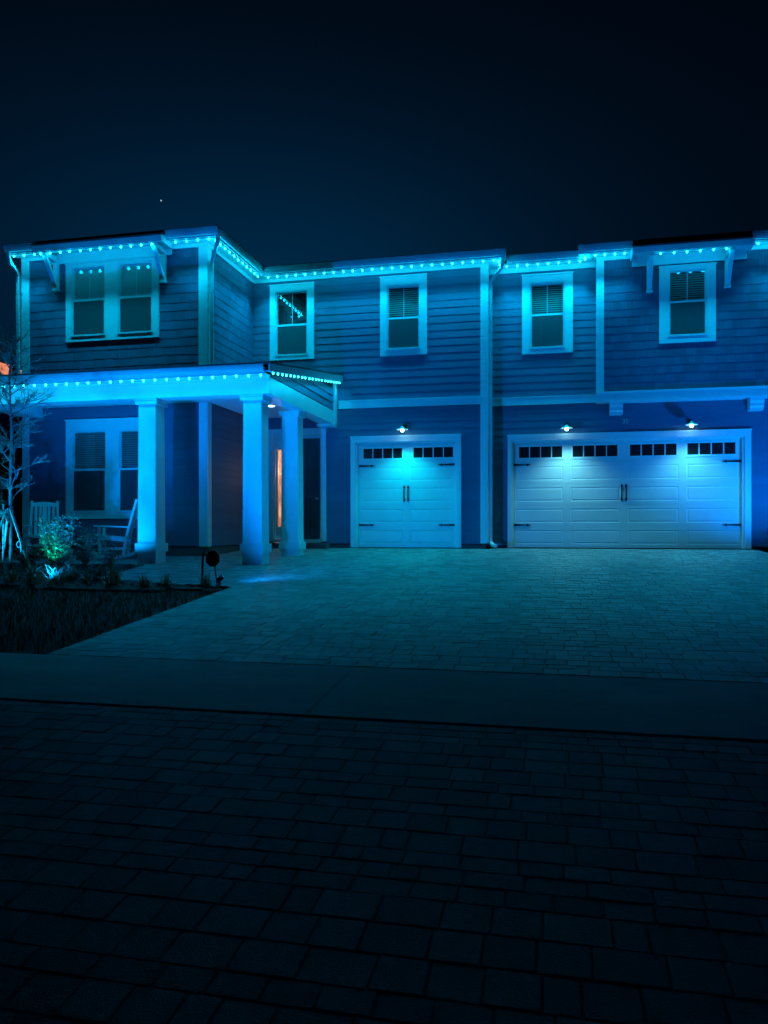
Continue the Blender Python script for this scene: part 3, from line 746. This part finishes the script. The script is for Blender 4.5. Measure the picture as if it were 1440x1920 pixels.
mk('rake_board', rk, 'gutter', house)
rs = G(); rs.prism([(PY - .30, zr(PY - .30) - 0.120), (YB - .05, zr(YB) - 0.135), (YB - .05, zr(YB) - 0.12), (PY - .30, zr(PY - .30) - 0.105)], lambda p, q, t: (t, p, q), PX1 + 0.003, PX1 + 0.134)
mk('rake_soffit', rs, 'trim', house)
gw = G(); gw.prism([(PY - .04, ZBT + .001), (YB - .05, ZBT + .001), (YB - .05, zr(YB) - .14), (PY - .04, zr(PY) - .14)], lambda p, q, t: (t, p, q), PX1 - 0.12, PX1 - 0.02)
gab = mk('gable_wall', gw, 'sheath', house)
z = ZBT + 0.02
while z < zr(YB) - 0.2:      # lapped boards cut to the slope
    s = z + 0.155
    ya = PY + 0.05 if zr(PY) - .15 > z else (PY - .33) + (z + .15 - Z0r) * (YB - PY + .33) / (Z1r - Z0r)
    yb = max(ya, (PY - .33) + (s + .15 - Z0r) * (YB - PY + .33) / (Z1r - Z0r)); y9 = YB - 0.26
    if yb < y9:
        gg = G(); Fx = lambda d, y, zz: (PX1 - 0.019 + d, y, zz)
        gg.hexa([Fx(.024, ya, z), Fx(.024, y9, z), Fx(0, y9, z), Fx(0, ya, z), Fx(.006, yb, s), Fx(.006, y9, s), Fx(0, y9, s), Fx(0, yb, s)])
        mk('plank', gg, 'siding', gab)
    z = s
mk('gable_corner_board', G().box(PX1 - 0.018, PX1 + 0.026, YB - 0.25, YB - 0.047, ZB - 0.002, zr(YB) - 0.16), 'trim', house)

def column(cx, cy):
    zb = zg(cy) - 0.03; h = 0.175
    g = G(); g.taper((cx, cy), h * 1.0, h * 1.0, 0.17, (cx, cy), h * 0.93, h * 0.93, 2.66)
    c = mk('column', g, 'trim', house)
    mk('base', G().box(cx - h - .035, cx + h + .035, cy - h - .035, cy + h + .035, 0.02, 0.169).box(cx - h - .004, cx + h + .004, cy - h - .004, cy + h + .004, zb, 0.019), 'trim', c)
    mk('capital', G().box(cx - h - .03, cx + h + .03, cy - h - .03, cy + h + .03, 2.63, 2.729).box(cx - h - .045, cx + h + .045, cy - h - .045, cy + h + .045, 2.70, 2.7285), 'trim', c)
for cx, cy in ((-7.06, 12.58), (-5.07, 12.58), (-5.07, 14.49), (-10.56, 12.58)): column(cx, cy)
# recessed downlight in the porch ceiling
dl = mk('recessed_light', G().lathe((-5.59, 14.68, 2.9), [(0.10, 0.029), (0.10, 0.012), (0.085, 0.008), (0.085, 0.02)], 20), 'vinyl', house, label='lit recessed light in the porch ceiling')
mk('lens', G().lathe((-5.59, 14.68, 2.9), [(0.07, 0.006), (0.066, -0.006), (0.03, -0.014)], 16), 'down', dl)
lamp('porch_downlight', 'SPOT', dl, (-5.59, 14.68, 2.87), 14, (0.2, 0.85, 1.0), 0.06, (-5.59, 14.68, 0), 130, 0.9)

# house number
cu = bpy.data.curves.new('house_number', 'FONT'); cu.body = '35'; cu.size = 0.13; cu.extrude = 0.006; cu.align_x = 'CENTER'
ob = bpy.data.objects.new('number_text', cu); COL.objects.link(ob)
dg = bpy.context.evaluated_depsgraph_get(); me = bpy.data.meshes.new_from_object(ob.evaluated_get(dg)); bpy.data.objects.remove(ob)
nm = bpy.data.objects.new('house_number', me); me.materials.clear(); me.materials.append(M['number'])
link(nm, None, (1.46, YC - 0.034, 2.65)); nm.rotation_euler = (math.radians(90), 0, 0)
nm['label'] = 'metal house number 35 on the wall above the double garage'; nm['category'] = 'number'

# ------------------------------------------------------------------ LED light strings
bulb_g = G().lathe((0, 0, 0), [(0.016, 0.018), (0.018, 0.0), (0.015, -0.011), (0.007, -0.017)], 8)
bulb_me = bpy.data.meshes.new('bulb'); bulb_me.from_pydata(bulb_g.v, [], bulb_g.f); bulb_me.materials.append(M['bulb'])
bulb_me.polygons.foreach_set('use_smooth', [True] * len(bulb_me.polygons))
led_d = bpy.data.lights.new('led', 'POINT'); led_d.energy = 1.0; led_d.color = LED; led_d.shadow_soft_size = 0.03
spot_d = bpy.data.lights.new('led_beam', 'SPOT'); spot_d.energy = 37.0; spot_d.color = LED; spot_d.shadow_soft_size = 0.03
spot_d.spot_size = math.radians(98); spot_d.spot_blend = 0.55
plow_d = bpy.data.lights.new('led_porch', 'POINT'); plow_d.energy = 0.25; plow_d.color = LED; plow_d.shadow_soft_size = 0.03
plow_s = bpy.data.lights.new('led_porch_beam', 'SPOT'); plow_s.energy = 4.5; plow_s.color = LED; plow_s.shadow_soft_size = 0.03
plow_s.spot_size = math.radians(150); plow_s.spot_blend = 1.0
rake_d = bpy.data.lights.new('led_rake', 'POINT'); rake_d.energy = 0.06; rake_d.color = LED; rake_d.shadow_soft_size = 0.03
def string(path, label, n=None, low=False, rake=False, s=0.215, pad=0.1):
    path = [Vector(p) for p in path]
    root = empty('light_string', path[0], label=label, category='light string', group='light strings along the eaves')
    g = G()
    for a, b in zip(path, path[1:]): g.bar(a + Vector((0, 0, 0.026)), b + Vector((0, 0, 0.026)), 0.032, 0.012)
    mk('track', g, 'gutter', root)
    for a, b in zip(path, path[1:]):
        L = (b - a).length; k = max(1, round((L - 2 * pad) / s) + 1) if L > 0.35 else 2
        for i in range(k):
            p = a + (b - a) * ((pad + (L - 2 * pad) * i / max(1, k - 1)) / L)
            p = p + Vector((R.uniform(-.006, .006), R.uniform(-.006, .006), R.uniform(-.003, .003)))
            o = link(bpy.data.objects.new('bulb', bulb_me), root, p)
            link(bpy.data.objects.new('led', rake_d if rake else plow_d if low else led_d), root, p + Vector((0, 0, -0.045)))
            q = link(bpy.data.objects.new('led_beam', plow_s if low else spot_d), root, p + Vector((0, 0, -0.05)))
            dv = (b - a).normalized(); out = Vector((dv.y, -dv.x, 0))      # away from the wall: lens is canted outwards
            if not low: q.rotation_euler = (out * math.tan(math.radians(13)) + Vector((0, 0, -1))).to_track_quat('-Z', 'Y').to_euler()
zb = ZS - 0.045; o = 0.27
string([(XA0 - 0.14, YA - o, zb), (AWA[0] - 0.06, YA - o, zb)], 'short light string on the far left eave, left of the left awning', pad=0.1)
string([(AWA[0] + .05, YA - AWA[3] + .03, AWA[4] - .025), (AWA[1] - .10, YA - AWA[3] + .03, AWA[4] - .025)], 'light string along the awning above the paired upper window')
string([(AWA[1] + .08, YA - o, zb), (XA1 + o, YA - o, zb), (XA1 + o, YB - o, zb)], 'light string round the corner eave between left awning and main wall')
string([(XA1 + o + .1, YB - o, zb), (XB1 + o, YB - o, zb), (XB1 + o, YC - o - .06, zb)], 'long light string on the eave above the single garage side')
string([(XB1 + o + .05, YC - o, zb), (XD0 - o, YC - o, zb), (XD0 - o, YD - o, zb)], 'light string on the set-back eave above the middle right window')
string([(XD0 - o + .1, YD - o, zb), (AWD[0] - .05, YD - o, zb)], 'short light string on the eave just left of the right awning')
string([(AWD[0] + .42, YD - AWD[3] + .03, AWD[4] - .025), (AWD[1] - .38, YD - AWD[3] + .03, AWD[4] - .025)], 'light string under the awning above the far right window', s=0.24)
string([(AWD[1] + .05, YD - o, zb), (XE + .2, YD - o, zb)], 'light string on the far right eave, right of the right awning')
string([(PX0 - .2, PY - .285, 2.99), (PX1 + .05, PY - .285, 2.99)], 'light string along the front edge of the low porch roof', low=True)
string([(PX1 + .115, PY - .22, zr(PY - .22) - .155), (PX1 + .115, YB - .08, zr(YB - .08) - .165)], 'light string along the sloping right side of the porch roof', low=True, rake=True)

# ------------------------------------------------------------------ garage wall lamps
def wall_lamp(x, Y, z, label, col, pw):
    r = empty('wall_lamp', (x, Y - 0.03, z), label=label, category='wall lamp', group='barn lamps above the garage doors')
    y = Y - 0.30
    mk('wall_plate', G().lathe((x, Y - 0.026, z + 0.10), [(0.055, 0.0), (0.055, -0.014), (0.03, -0.022)], 14, 'y'), 'black', r)
    mk('arm', G().tube([(x, Y - 0.04, z + 0.10), (x, Y - 0.10, z + 0.115), (x, Y - 0.24, z + 0.105), (x, y, z + 0.07)], 0.010, 6), 'black', r)
    prof = [(0.018, 0.075), (0.025, 0.06), (0.05, 0.035), (0.105, 0.012), (0.125, 0.0), (0.128, -0.006), (0.121, -0.004), (0.10, 0.006), (0.05, 0.026), (0.02, 0.03)]
    mk('shade', G().lathe((x, y, z), prof, 20), 'trim', r, smooth=True)
    mk('bulb', G().lathe((x, y, z), [(0.014, 0.025), (0.03, 0.0), (0.038, -0.022), (0.028, -0.045), (0.01, -0.054)], 12), 'lampglass', r, smooth=True)
    g = G()
    for k in range(4):
        a = math.pi / 4 + k * math.pi / 2; cx, cy = x + 0.07 * math.cos(a), y + 0.07 * math.sin(a)
        g.tube([(cx, cy, z + 0.014), (cx, cy, z - 0.09)], 0.004, 4)
    g.tube([(x + .07 * math.cos(math.pi / 8 * k), y + .07 * math.sin(math.pi / 8 * k), z - .09) for k in range(17)], 0.004, 4, False)
    mk('guard', g, 'black', r)
    lamp('lamp_light', 'SPOT', r, (x, y, z - 0.065), pw, col, 0.07, (x, y - 0.42, 0), 128, 0.9)
wall_lamp(-3.20, YB, 2.56, 'small lit wall lamp above the single garage door', (0.0, 0.86, 1.0), 130)
wall_lamp(0.25, YC, 2.55, 'small lit wall lamp above the left half of the double garage door', (0.20, 0.88, 1.0), 120)
wall_lamp(2.73, YC, 2.55, 'small lit wall lamp above the right half of the double garage door', (0.12, 0.84, 1.0), 100)

# ------------------------------------------------------------------ garden uplights
def uplight(x, y, aim, energy, color, label, size=110, blend=0.8):
    z = zg(y); r = empty('garden_spotlight', (x, y, z), label=label, category='spotlight', group='garden spotlights')
    d = (Vector(aim) - Vector((x, y, z + 0.09))).normalized(); c = Vector((x, y, z + 0.085))
    mk('spike', G().taper((x, y), 0.008, 0.008, z - 0.06, (x, y), 0.014, 0.014, z + 0.05), 'black', r)
    mk('housing', G().tube([c - d * 0.05, c - d * 0.03, c + d * 0.045, c + d * 0.05], [0.02, 0.033, 0.036, 0.036], 12), 'black', r)
    mk('lens', G().tube([c + d * 0.0505, c + d * 0.054], 0.030, 12), 'blueled', r)
    lamp('beam', 'SPOT', r, c + d * 0.07, energy, color, 0.03, aim, size, blend)
uplight(-4.42, 9.67, (-1.8, 15.0, 3.7), 1200, (0.0, 0.24, 1.0), 'small black spotlight beside the octagonal sign at the driveway corner', 104, 1.0)
uplight(-6.75, 8.95, (-7.5, 13.0, 2.9), 1250, BLUE, 'added fill spotlight at the lawn edge in front of the left porch column', 76, 1.0)  # added lamp, brightens the porch front and the wall behind it
uplight(-7.42, 11.78, (-7.1, 12.5, 1.6), 75, (0.0, 0.34, 1.0), 'small black spotlight at the foot of the left porch column', 120)
uplight(-7.75, 10.55, (-7.86, 11.15, 0.6), 30, (0.0, 0.9, 0.75), 'small spotlight below the green-lit shrub', 80)
uplight(-8.75, 9.85, (-8.35, 10.7, 1.25), 300, (0.0, 0.42, 1.0), 'small spotlight in front of the staked tree', 110)
uplight(4.75, 14.7, (3.75, 17.0, 2.6), 820, BLUE, 'small spotlight beside the right end of the double garage', 96, 1.0)

# ------------------------------------------------------------------ yard signs
z = zg(9.66)
r = empty('yard_sign', (-4.46, 9.66, z), label='small dark octagonal sign on a thin leaning stake', category='sign')
mk('stake', G().tube([(-4.44, 9.66, z - 0.05), (-4.50, 9.66, 0.02)], 0.008, 6), 'black', r)
oc = [(-4.505 + 0.105 * math.cos(math.pi / 8 + k * math.pi / 4), 0.025 + 0.115 * math.sin(math.pi / 8 + k * math.pi / 4)) for k in range(8)]
mk('octagon_plate', G().prism(oc, lambda p, q, t: (p, t, q), 9.635, 9.648), 'black', r)
g = G(); g.tube([(-4.70, 9.72, zg(9.72) - 0.05), (-4.685, 9.72, 0.10), (-4.683, 9.72, 0.125)], [0.016, 0.014, 0.008], 8)
mk('garden_stake', g, 'black', None, label='thin dark upright stake left of the octagonal sign', category='stake')

# ------------------------------------------------------------------ rocking chairs
def rocker(cx, cy, ang, label):
    zf = zg(cy) + 0.006; r = empty('rocking_chair', (cx, cy, zf), label=label, category='chair', group='white rocking chairs on the porch')
    ca, sa = math.cos(ang), math.sin(ang)
    def W(p): return (cx + p[0] * ca - p[1] * sa, cy + p[0] * sa + p[1] * ca, zf + p[2])   # local: front = -y
    def bars(name, lst):
        g = G()
        for a, b, wx, wy in lst: g.bar(W(a), W(b), wx, wy)
        mk(name, g, 'chair', r)
    for s in (-1, 1):
        g = G(); pts = [(s * 0.25, -0.48 + 0.95 * t, 0.025 + 0.14 * (2 * t - 1) ** 2 * (1.0 if t > 0.5 else 0.7)) for t in [i / 10 for i in range(11)]]
        for a, b in zip(pts, pts[1:]): g.bar(W(a), W(b), 0.035, 0.05)
        mk('rocker', g, 'chair', r)
        bars('leg', [((s * 0.25, -0.24, 0.06), (s * 0.25, -0.26, 0.60), 0.045, 0.045)])
        bars('leg', [((s * 0.25, 0.18, 0.06), (s * 0.25, 0.24, 0.44), 0.045, 0.045), ((s * 0.25, 0.235, 0.44), (s * 0.235, 0.42, 1.13), 0.045, 0.04)])
        bars('armrest', [((s * 0.27, -0.34, 0.625), (s * 0.27, 0.31, 0.60), 0.10, 0.025)])
        bars('side_rail', [((s * 0.25, -0.25, 0.40), (s * 0.25, 0.23, 0.36), 0.025, 0.07), ((s * 0.25, -0.24, 0.20), (s * 0.25, 0.20, 0.19), 0.025, 0.04)])
    for k in range(6): bars('seat_slat', [((-0.27, -0.27 + k * 0.095, 0.445 - k * 0.009), (0.27, -0.27 + k * 0.095, 0.445 - k * 0.009), 0.08, 0.02)])
    for k in range(5):
        x = -0.16 + k * 0.08; bars('back_slat', [((x, 0.25, 0.44), (x, 0.395, 1.02), 0.05 if k != 2 else 0.075, 0.014)])
    bars('stretcher', [((-0.25, -0.25, 0.25), (0.25, -0.25, 0.25), 0.03, 0.05), ((-0.25, 0.25, 0.43), (0.25, 0.25, 0.43), 0.03, 0.06)])
    g = G(); n = 8
    for k in range(n):
        a, b = -0.26 + 0.52 * k / n, -0.26 + 0.52 * (k + 1) / n
        h = lambda x: 0.055 + 0.035 * (1 - (x / 0.26) ** 2)
        g.hexa([W((a, 0.385, 1.02)), W((b, 0.385, 1.02)), W((b, 0.41, 1.02)), W((a, 0.41, 1.02)), W((a, 0.405, 1.02 + h(a))), W((b, 0.405, 1.02 + h(b))), W((b, 0.43, 1.02 + h(b))), W((a, 0.43, 1.02 + h(a)))])
    mk('top_rail', g, 'chair', r)
rocker(-9.80, 13.30, math.radians(32), 'white wooden rocking chair facing the street behind the bushes')
rocker(-8.22, 13.30, math.radians(-68), 'white wooden rocking chair seen side-on beside the left column')

# ------------------------------------------------------------------ planting
def in_bed(x, y):
    """planting bed left of the walk, between lawn and porch"""
    if y > 12.25 or y < 9.25 + 0.1 * math.sin(x * 2.3) or x < -13: return False
    return x < xint(y)[0] - 0.03
# mulch surface
g = G(); n = 0
for i in range(48):
    for j in range(16):
        x, y = -13 + i * 0.185, 9.25 + j * 0.1875
        if in_bed(x + .09, y + .09):
            k = len(g.v); hz = lambda a, b: zg(b) - 0.012 + 0.02 * math.sin(a * 3.1) * math.sin(b * 2.7)
            xr = min(x + .185, xint(y + .09)[0] - 0.01)
            g.v += [(x, y, hz(x, y)), (xr, y, hz(xr, y)), (xr, y + .1875, hz(xr, y + .1875)), (x, y + .1875, hz(x, y + .1875))]
            g.f.append((k, k + 1, k + 2, k + 3))
mk('planting_bed', g, 'mulch', None, kind='structure')
g = G()
for _ in range(2600):
    x, y = R.uniform(-12.5, -4.3), R.uniform(9.3, 12.2)
    if in_bed(x, y):
        a = R.uniform(0, 6.28); l = R.uniform(.012, .035); d = Vector((math.cos(a), math.sin(a), R.uniform(-.3, .5))) * l
        p = Vector((x, y, zg(y) + 0.012)); g.bar(p - d, p + d, R.uniform(.008, .018), .006)
mk('mulch_chips', g, 'mulch', None, kind='stuff', label='dark bark mulch chips covering the planting bed', category='mulch')

def blade(g, p, h, lean, ang, wd, seg=3):
    d = Vector((math.cos(ang), math.sin(ang), 0)); sd = Vector((-d.y, d.x, 0)) * wd; base = len(g.v)
    for i in range(seg + 1):
        t = i / seg; c = Vector(p) + d * (lean * t * t) + Vector((0, 0, h * (t - 0.45 * t * t * (lean / max(h, .01)))))
        if i < seg: g.v += [tuple(c - sd * (1 - t * .6)), tuple(c + sd * (1 - t * .6))]
        else: g.v.append(tuple(c))
    for i in range(seg - 1): g.f.append((base + 2 * i, base + 2 * i + 1, base + 2 * i + 3, base + 2 * i + 2))
    k = base + 2 * (seg - 1); g.f.append((k, k + 1, k + 2))
# lawn
g = G()
for _ in range(26000):
    x, y = R.uniform(-12.5, -4.22), R.uniform(5.72, 9.55)
    if y > 9.2 + 0.1 * math.sin(x * 2.3): continue
    blade(g, (x, y, zg(y) - 0.035), R.uniform(.05, .085), R.uniform(0, .04), R.uniform(0, 6.28), .0035, 2)
for _ in range(7000):
    x, y = R.uniform(4.0, 9.0), R.uniform(5.72, 16.2)
    blade(g, (x, y, zg(y) - 0.035), R.uniform(.05, .085), R.uniform(0, .04), R.uniform(0, 6.28), .005, 2)
mk('lawn', g, 'grass', None, kind='stuff', label='short dark lawn grass beside the driveway', category='grass')

# grassy tufts edging the bed
tuft_me = []
for v in range(3):
    g = G()
    for _ in range(46): blade(g, (R.gauss(0, .03), R.gauss(0, .03), -0.01), R.uniform(.12, .26), R.uniform(.05, .20), R.uniform(0, 6.28), .006, 4)
    me = bpy.data.meshes.new('grass_tuft'); me.from_pydata(g.v, [], g.f); me.materials.append(M['tuft']); tuft_me.append(me)
spots = []
for row, y in enumerate((9.55, 9.95)):
    for k in range(11):
        x = -8.9 + k * 0.43 + R.uniform(-.1, .1) + row * 0.2; yy = y + R.uniform(-.1, .1)
        if in_bed(x, yy) and in_bed(x + .1, yy): spots.append((x, yy))
spots = [p for p in spots if all((p[0] - a) ** 2 + (p[1] - b) ** 2 > 0.22 for a, b in ((-8.75, 9.85), (-7.75, 10.55), (-6.75, 8.95)))]
for i, (x, y) in enumerate(spots):
    o_ = link(bpy.data.objects.new('grass_tuft', tuft_me[i % 3]), None, (x, y, zg(y))); o_.rotation_euler = (0, 0, R.uniform(0, 6.28)); s = R.uniform(.95, 1.5); o_.scale = (s, s, s)
    o_['label'] = 'one of the low grassy tufts edging the planting bed'; o_['category'] = 'plant'; o_['group'] = 'grassy tufts edging the bed'

def shrub(cx, cy, h, rx, n, label, ls=0.044):
    zb_ = zg(cy); r = empty('shrub', (cx, cy, zb_), label=label, category='shrub')
    st = G(); lf = G()
    for k in range(16):
        a = R.uniform(0, 6.28); tip = Vector((cx + math.cos(a) * rx * R.uniform(.2, .9), cy + math.sin(a) * rx * R.uniform(.2, .9), zb_ + h * R.uniform(.55, 1.0)))
        mid = Vector((cx, cy, zb_)).lerp(tip, .5) + Vector((math.cos(a) * rx * .15, math.sin(a) * rx * .15, 0)); b0 = Vector((cx + R.gauss(0, .02), cy + R.gauss(0, .02), zb_ - .02))
        st.tube([b0, mid, tip], [.007, .005, .002], 4, False)
        for _ in range(n // 16):
            t = R.uniform(.25, 1.0); p = b0.lerp(mid, t * 2) if t < .5 else mid.lerp(tip, t * 2 - 1)
            p = p + Vector((R.gauss(0, .045), R.gauss(0, .045), R.gauss(0, .04)))
            d = Vector((R.gauss(0, 1), R.gauss(0, 1), R.gauss(.35, .8))).normalized(); sd = d.cross(Vector((R.gauss(0, 1), R.gauss(0, 1), R.gauss(0, 1)))).normalized(); L = ls * R.uniform(.7, 1.4)
            up = d.cross(sd) * L * .15; k0 = len(lf.v)
            lf.v += [tuple(p), tuple(p + d * L * .5 + sd * L * .32 + up), tuple(p + d * L), tuple(p + d * L * .5 - sd * L * .32 + up)]
            lf.f += [(k0, k0 + 1, k0 + 2), (k0, k0 + 2, k0 + 3)]
    mk('stems', st, 'bark', r); mk('foliage', lf, 'leaf', r)
shrub(-7.80, 10.95, 0.92, 0.32, 2000, 'leafy shrub lit bright green from below, right of the staked tree')
shrub(-7.90, 11.80, 0.72, 0.26, 900, 'dark leafy shrub in front of the window between the rocking chairs')
shrub(-7.32, 11.60, 0.40, 0.20, 220, 'low sparse shrub in front of the side-on rocking chair', 0.04)
shrub(-8.75, 11.5, 0.42, 0.26, 500, 'low dark shrub behind the staked tree')
shrub(4.55, 16.45, 0.40, 0.22, 500, 'low dark shrub at the right end of the double garage')

# staked bare tree
def tree(cx, cy):
    zb_ = zg(cy); r = empty('staked_tree', (cx, cy, zb_), label='young bare tree with twiggy branches held by wooden stakes', category='tree')
    trunk = [(cx, cy, zb_ - .05), (cx + .01, cy, zb_ + .6), (cx - .01, cy + .01, zb_ + 1.3), (cx + .02, cy, zb_ + 2.2), (cx - .02, cy, zb_ + 3.2), (cx + .03, cy, zb_ + 4.0)]
    mk('trunk', G().tube(trunk, [.034, .028, .024, .018, .011, .004], 8), 'bark', r, smooth=True)
    g = G()
    def grow(p, d, L, rad, depth):
        pts = [p]; q = p.copy(); n = 4
        for i in range(n):
            d = (d + Vector((R.gauss(0, .13), R.gauss(0, .13), R.gauss(.05, .10)))).normalized(); q = q + d * L / n; pts.append(q.copy())
        g.tube(pts, [rad * (1 - .75 * i / n) for i in range(n + 1)], 4 if depth == 0 else 3, False)
        if depth < 2:
            for i in range(7 if depth == 0 else 5):
                t = R.uniform(.3, 1.0) * n; k = min(int(t), n - 1); b = pts[k].lerp(pts[k + 1], t - k)
                nd = (d + Vector((R.gauss(0, .6), R.gauss(0, .6), R.gauss(.1, .45)))).normalized(); grow(b, nd, L * R.uniform(.3, .55), rad * .58, depth + 1)
    for k in range(58):
        h = R.uniform(.62, 3.7); t = h
        p = Vector((cx, cy, zb_ + h)); a = R.uniform(0, 6.28); up = R.uniform(.25, .9)
        grow(p, Vector((math.cos(a), math.sin(a), up)).normalized(), R.uniform(.45, .85) * (1.15 - h / 5.5), .011, 0)
    mk('branches', g, 'bark', r)
    for i, (dx, dy, hh) in enumerate(((0.50, -0.12, 1.02), (-0.22, -0.42, 1.02), (-0.42, 0.30, 1.0))):
        mk('stake', G().tube([(cx + dx, cy + dy, zb_ - .06), (cx + dx * .06, cy + dy * .06 - .03, zb_ + hh)], [.018, .021], 7), 'stake', r)
    mk('support_pole', G().tube([(cx - .09, cy - .05, zb_ - .06), (cx - .085, cy - .05, zb_ + 1.1)], .014, 7), 'stake', r)
    for (ex, ey, ez) in ((cx + .27, cy - .085, zb_ + .47), (cx - .13, cy - .24, zb_ + .40)):
        g = G(); g.tube([(ex - .03 + .035 * math.cos(t * .5), ey - .03, ez + .05 * math.sin(t * .5)) for t in range(14)], .005, 4, False)
        g.tube([(ex, ey - .03, ez), (ex + .012, ey - .03, ez - .07), (ex + .008, ey - .03, ez - .12)], .009, 4)
        mk('strap', g, 'ribbon', r)
    g = G(); g.tube([(cx + .04 * math.cos(t * .45), cy + .04 * math.sin(t * .45), zb_ + 1.0 + t * .004) for t in range(15)], .006, 4, False); mk('tie', g, 'ribbon', r)
tree(-8.40, 10.6)

# ------------------------------------------------------------------ neighbour house beyond the porch roof, with lit windows
nb = empty('neighbour_house', (-18, 19, 0), label='dark neighbouring house with orange lit windows at the left edge', category='house')
def nbp(name, g, m): return mk(name, g, m, nb)
NX = -14.0
g = G()
for (p, q, r_, s) in rects(12.0, 25.0, 0.0, 4.98, [(16.35, 17.72, 4.42, 4.74), (17.90, 18.28, 4.42, 4.70)]): g.box(NX - 0.15, NX, p, q, r_, s)
g.box(-24, NX - 0.151, 12.0, 12.15, 0, 4.98); g.box(-24, NX - 0.151, 24.85, 25, 0, 4.98)
nbp('wall', g, 'nwall')
for (a, b, t) in ((16.35, 17.72, 4.74), (17.90, 18.28, 4.70)):
    g = G()
    for (p, q, r_, s) in rects(a - .06, b + .06, 4.38, t + .06, [(a, b, 4.42, t)]): g.box(NX + 0.001, NX + 0.03, p, q, r_, s)
    f = mk('window', g, 'black', nb); mk('pane', G().box(NX - 0.08, NX - 0.06, a - .001, b + .001, 4.42, t), 'nroom', f)
g = G(); g.v = [(-24.4, 11.6, 5.0), (NX + .4, 11.6, 5.0), (NX + .4, 25.4, 5.0), (-24.4, 25.4, 5.0), (-19.2, 16.8, 5.9), (-19.2, 20.2, 5.9)]
g.f = [(0, 3, 2, 1), (0, 1, 4), (1, 2, 5, 4), (2, 3, 5), (3, 0, 4, 5)]; nbp('roof', g, 'roof')

# a single star
s_, c_ = math.sin(math.radians(12.5)), math.cos(math.radians(12.5)); t = (302 - 720) / 1443; D = 900
mk('star', G().lathe((D * (t * c_ - s_), D * (t * s_ + c_), .44 + (990 - 376) / 1443 * D), [(0.15, .85), (.6, .6), (.85, 0), (.6, -.6), (.15, -.85)], 8), 'star', None, kind='thing', label='single bright star above the left eave', category='star')
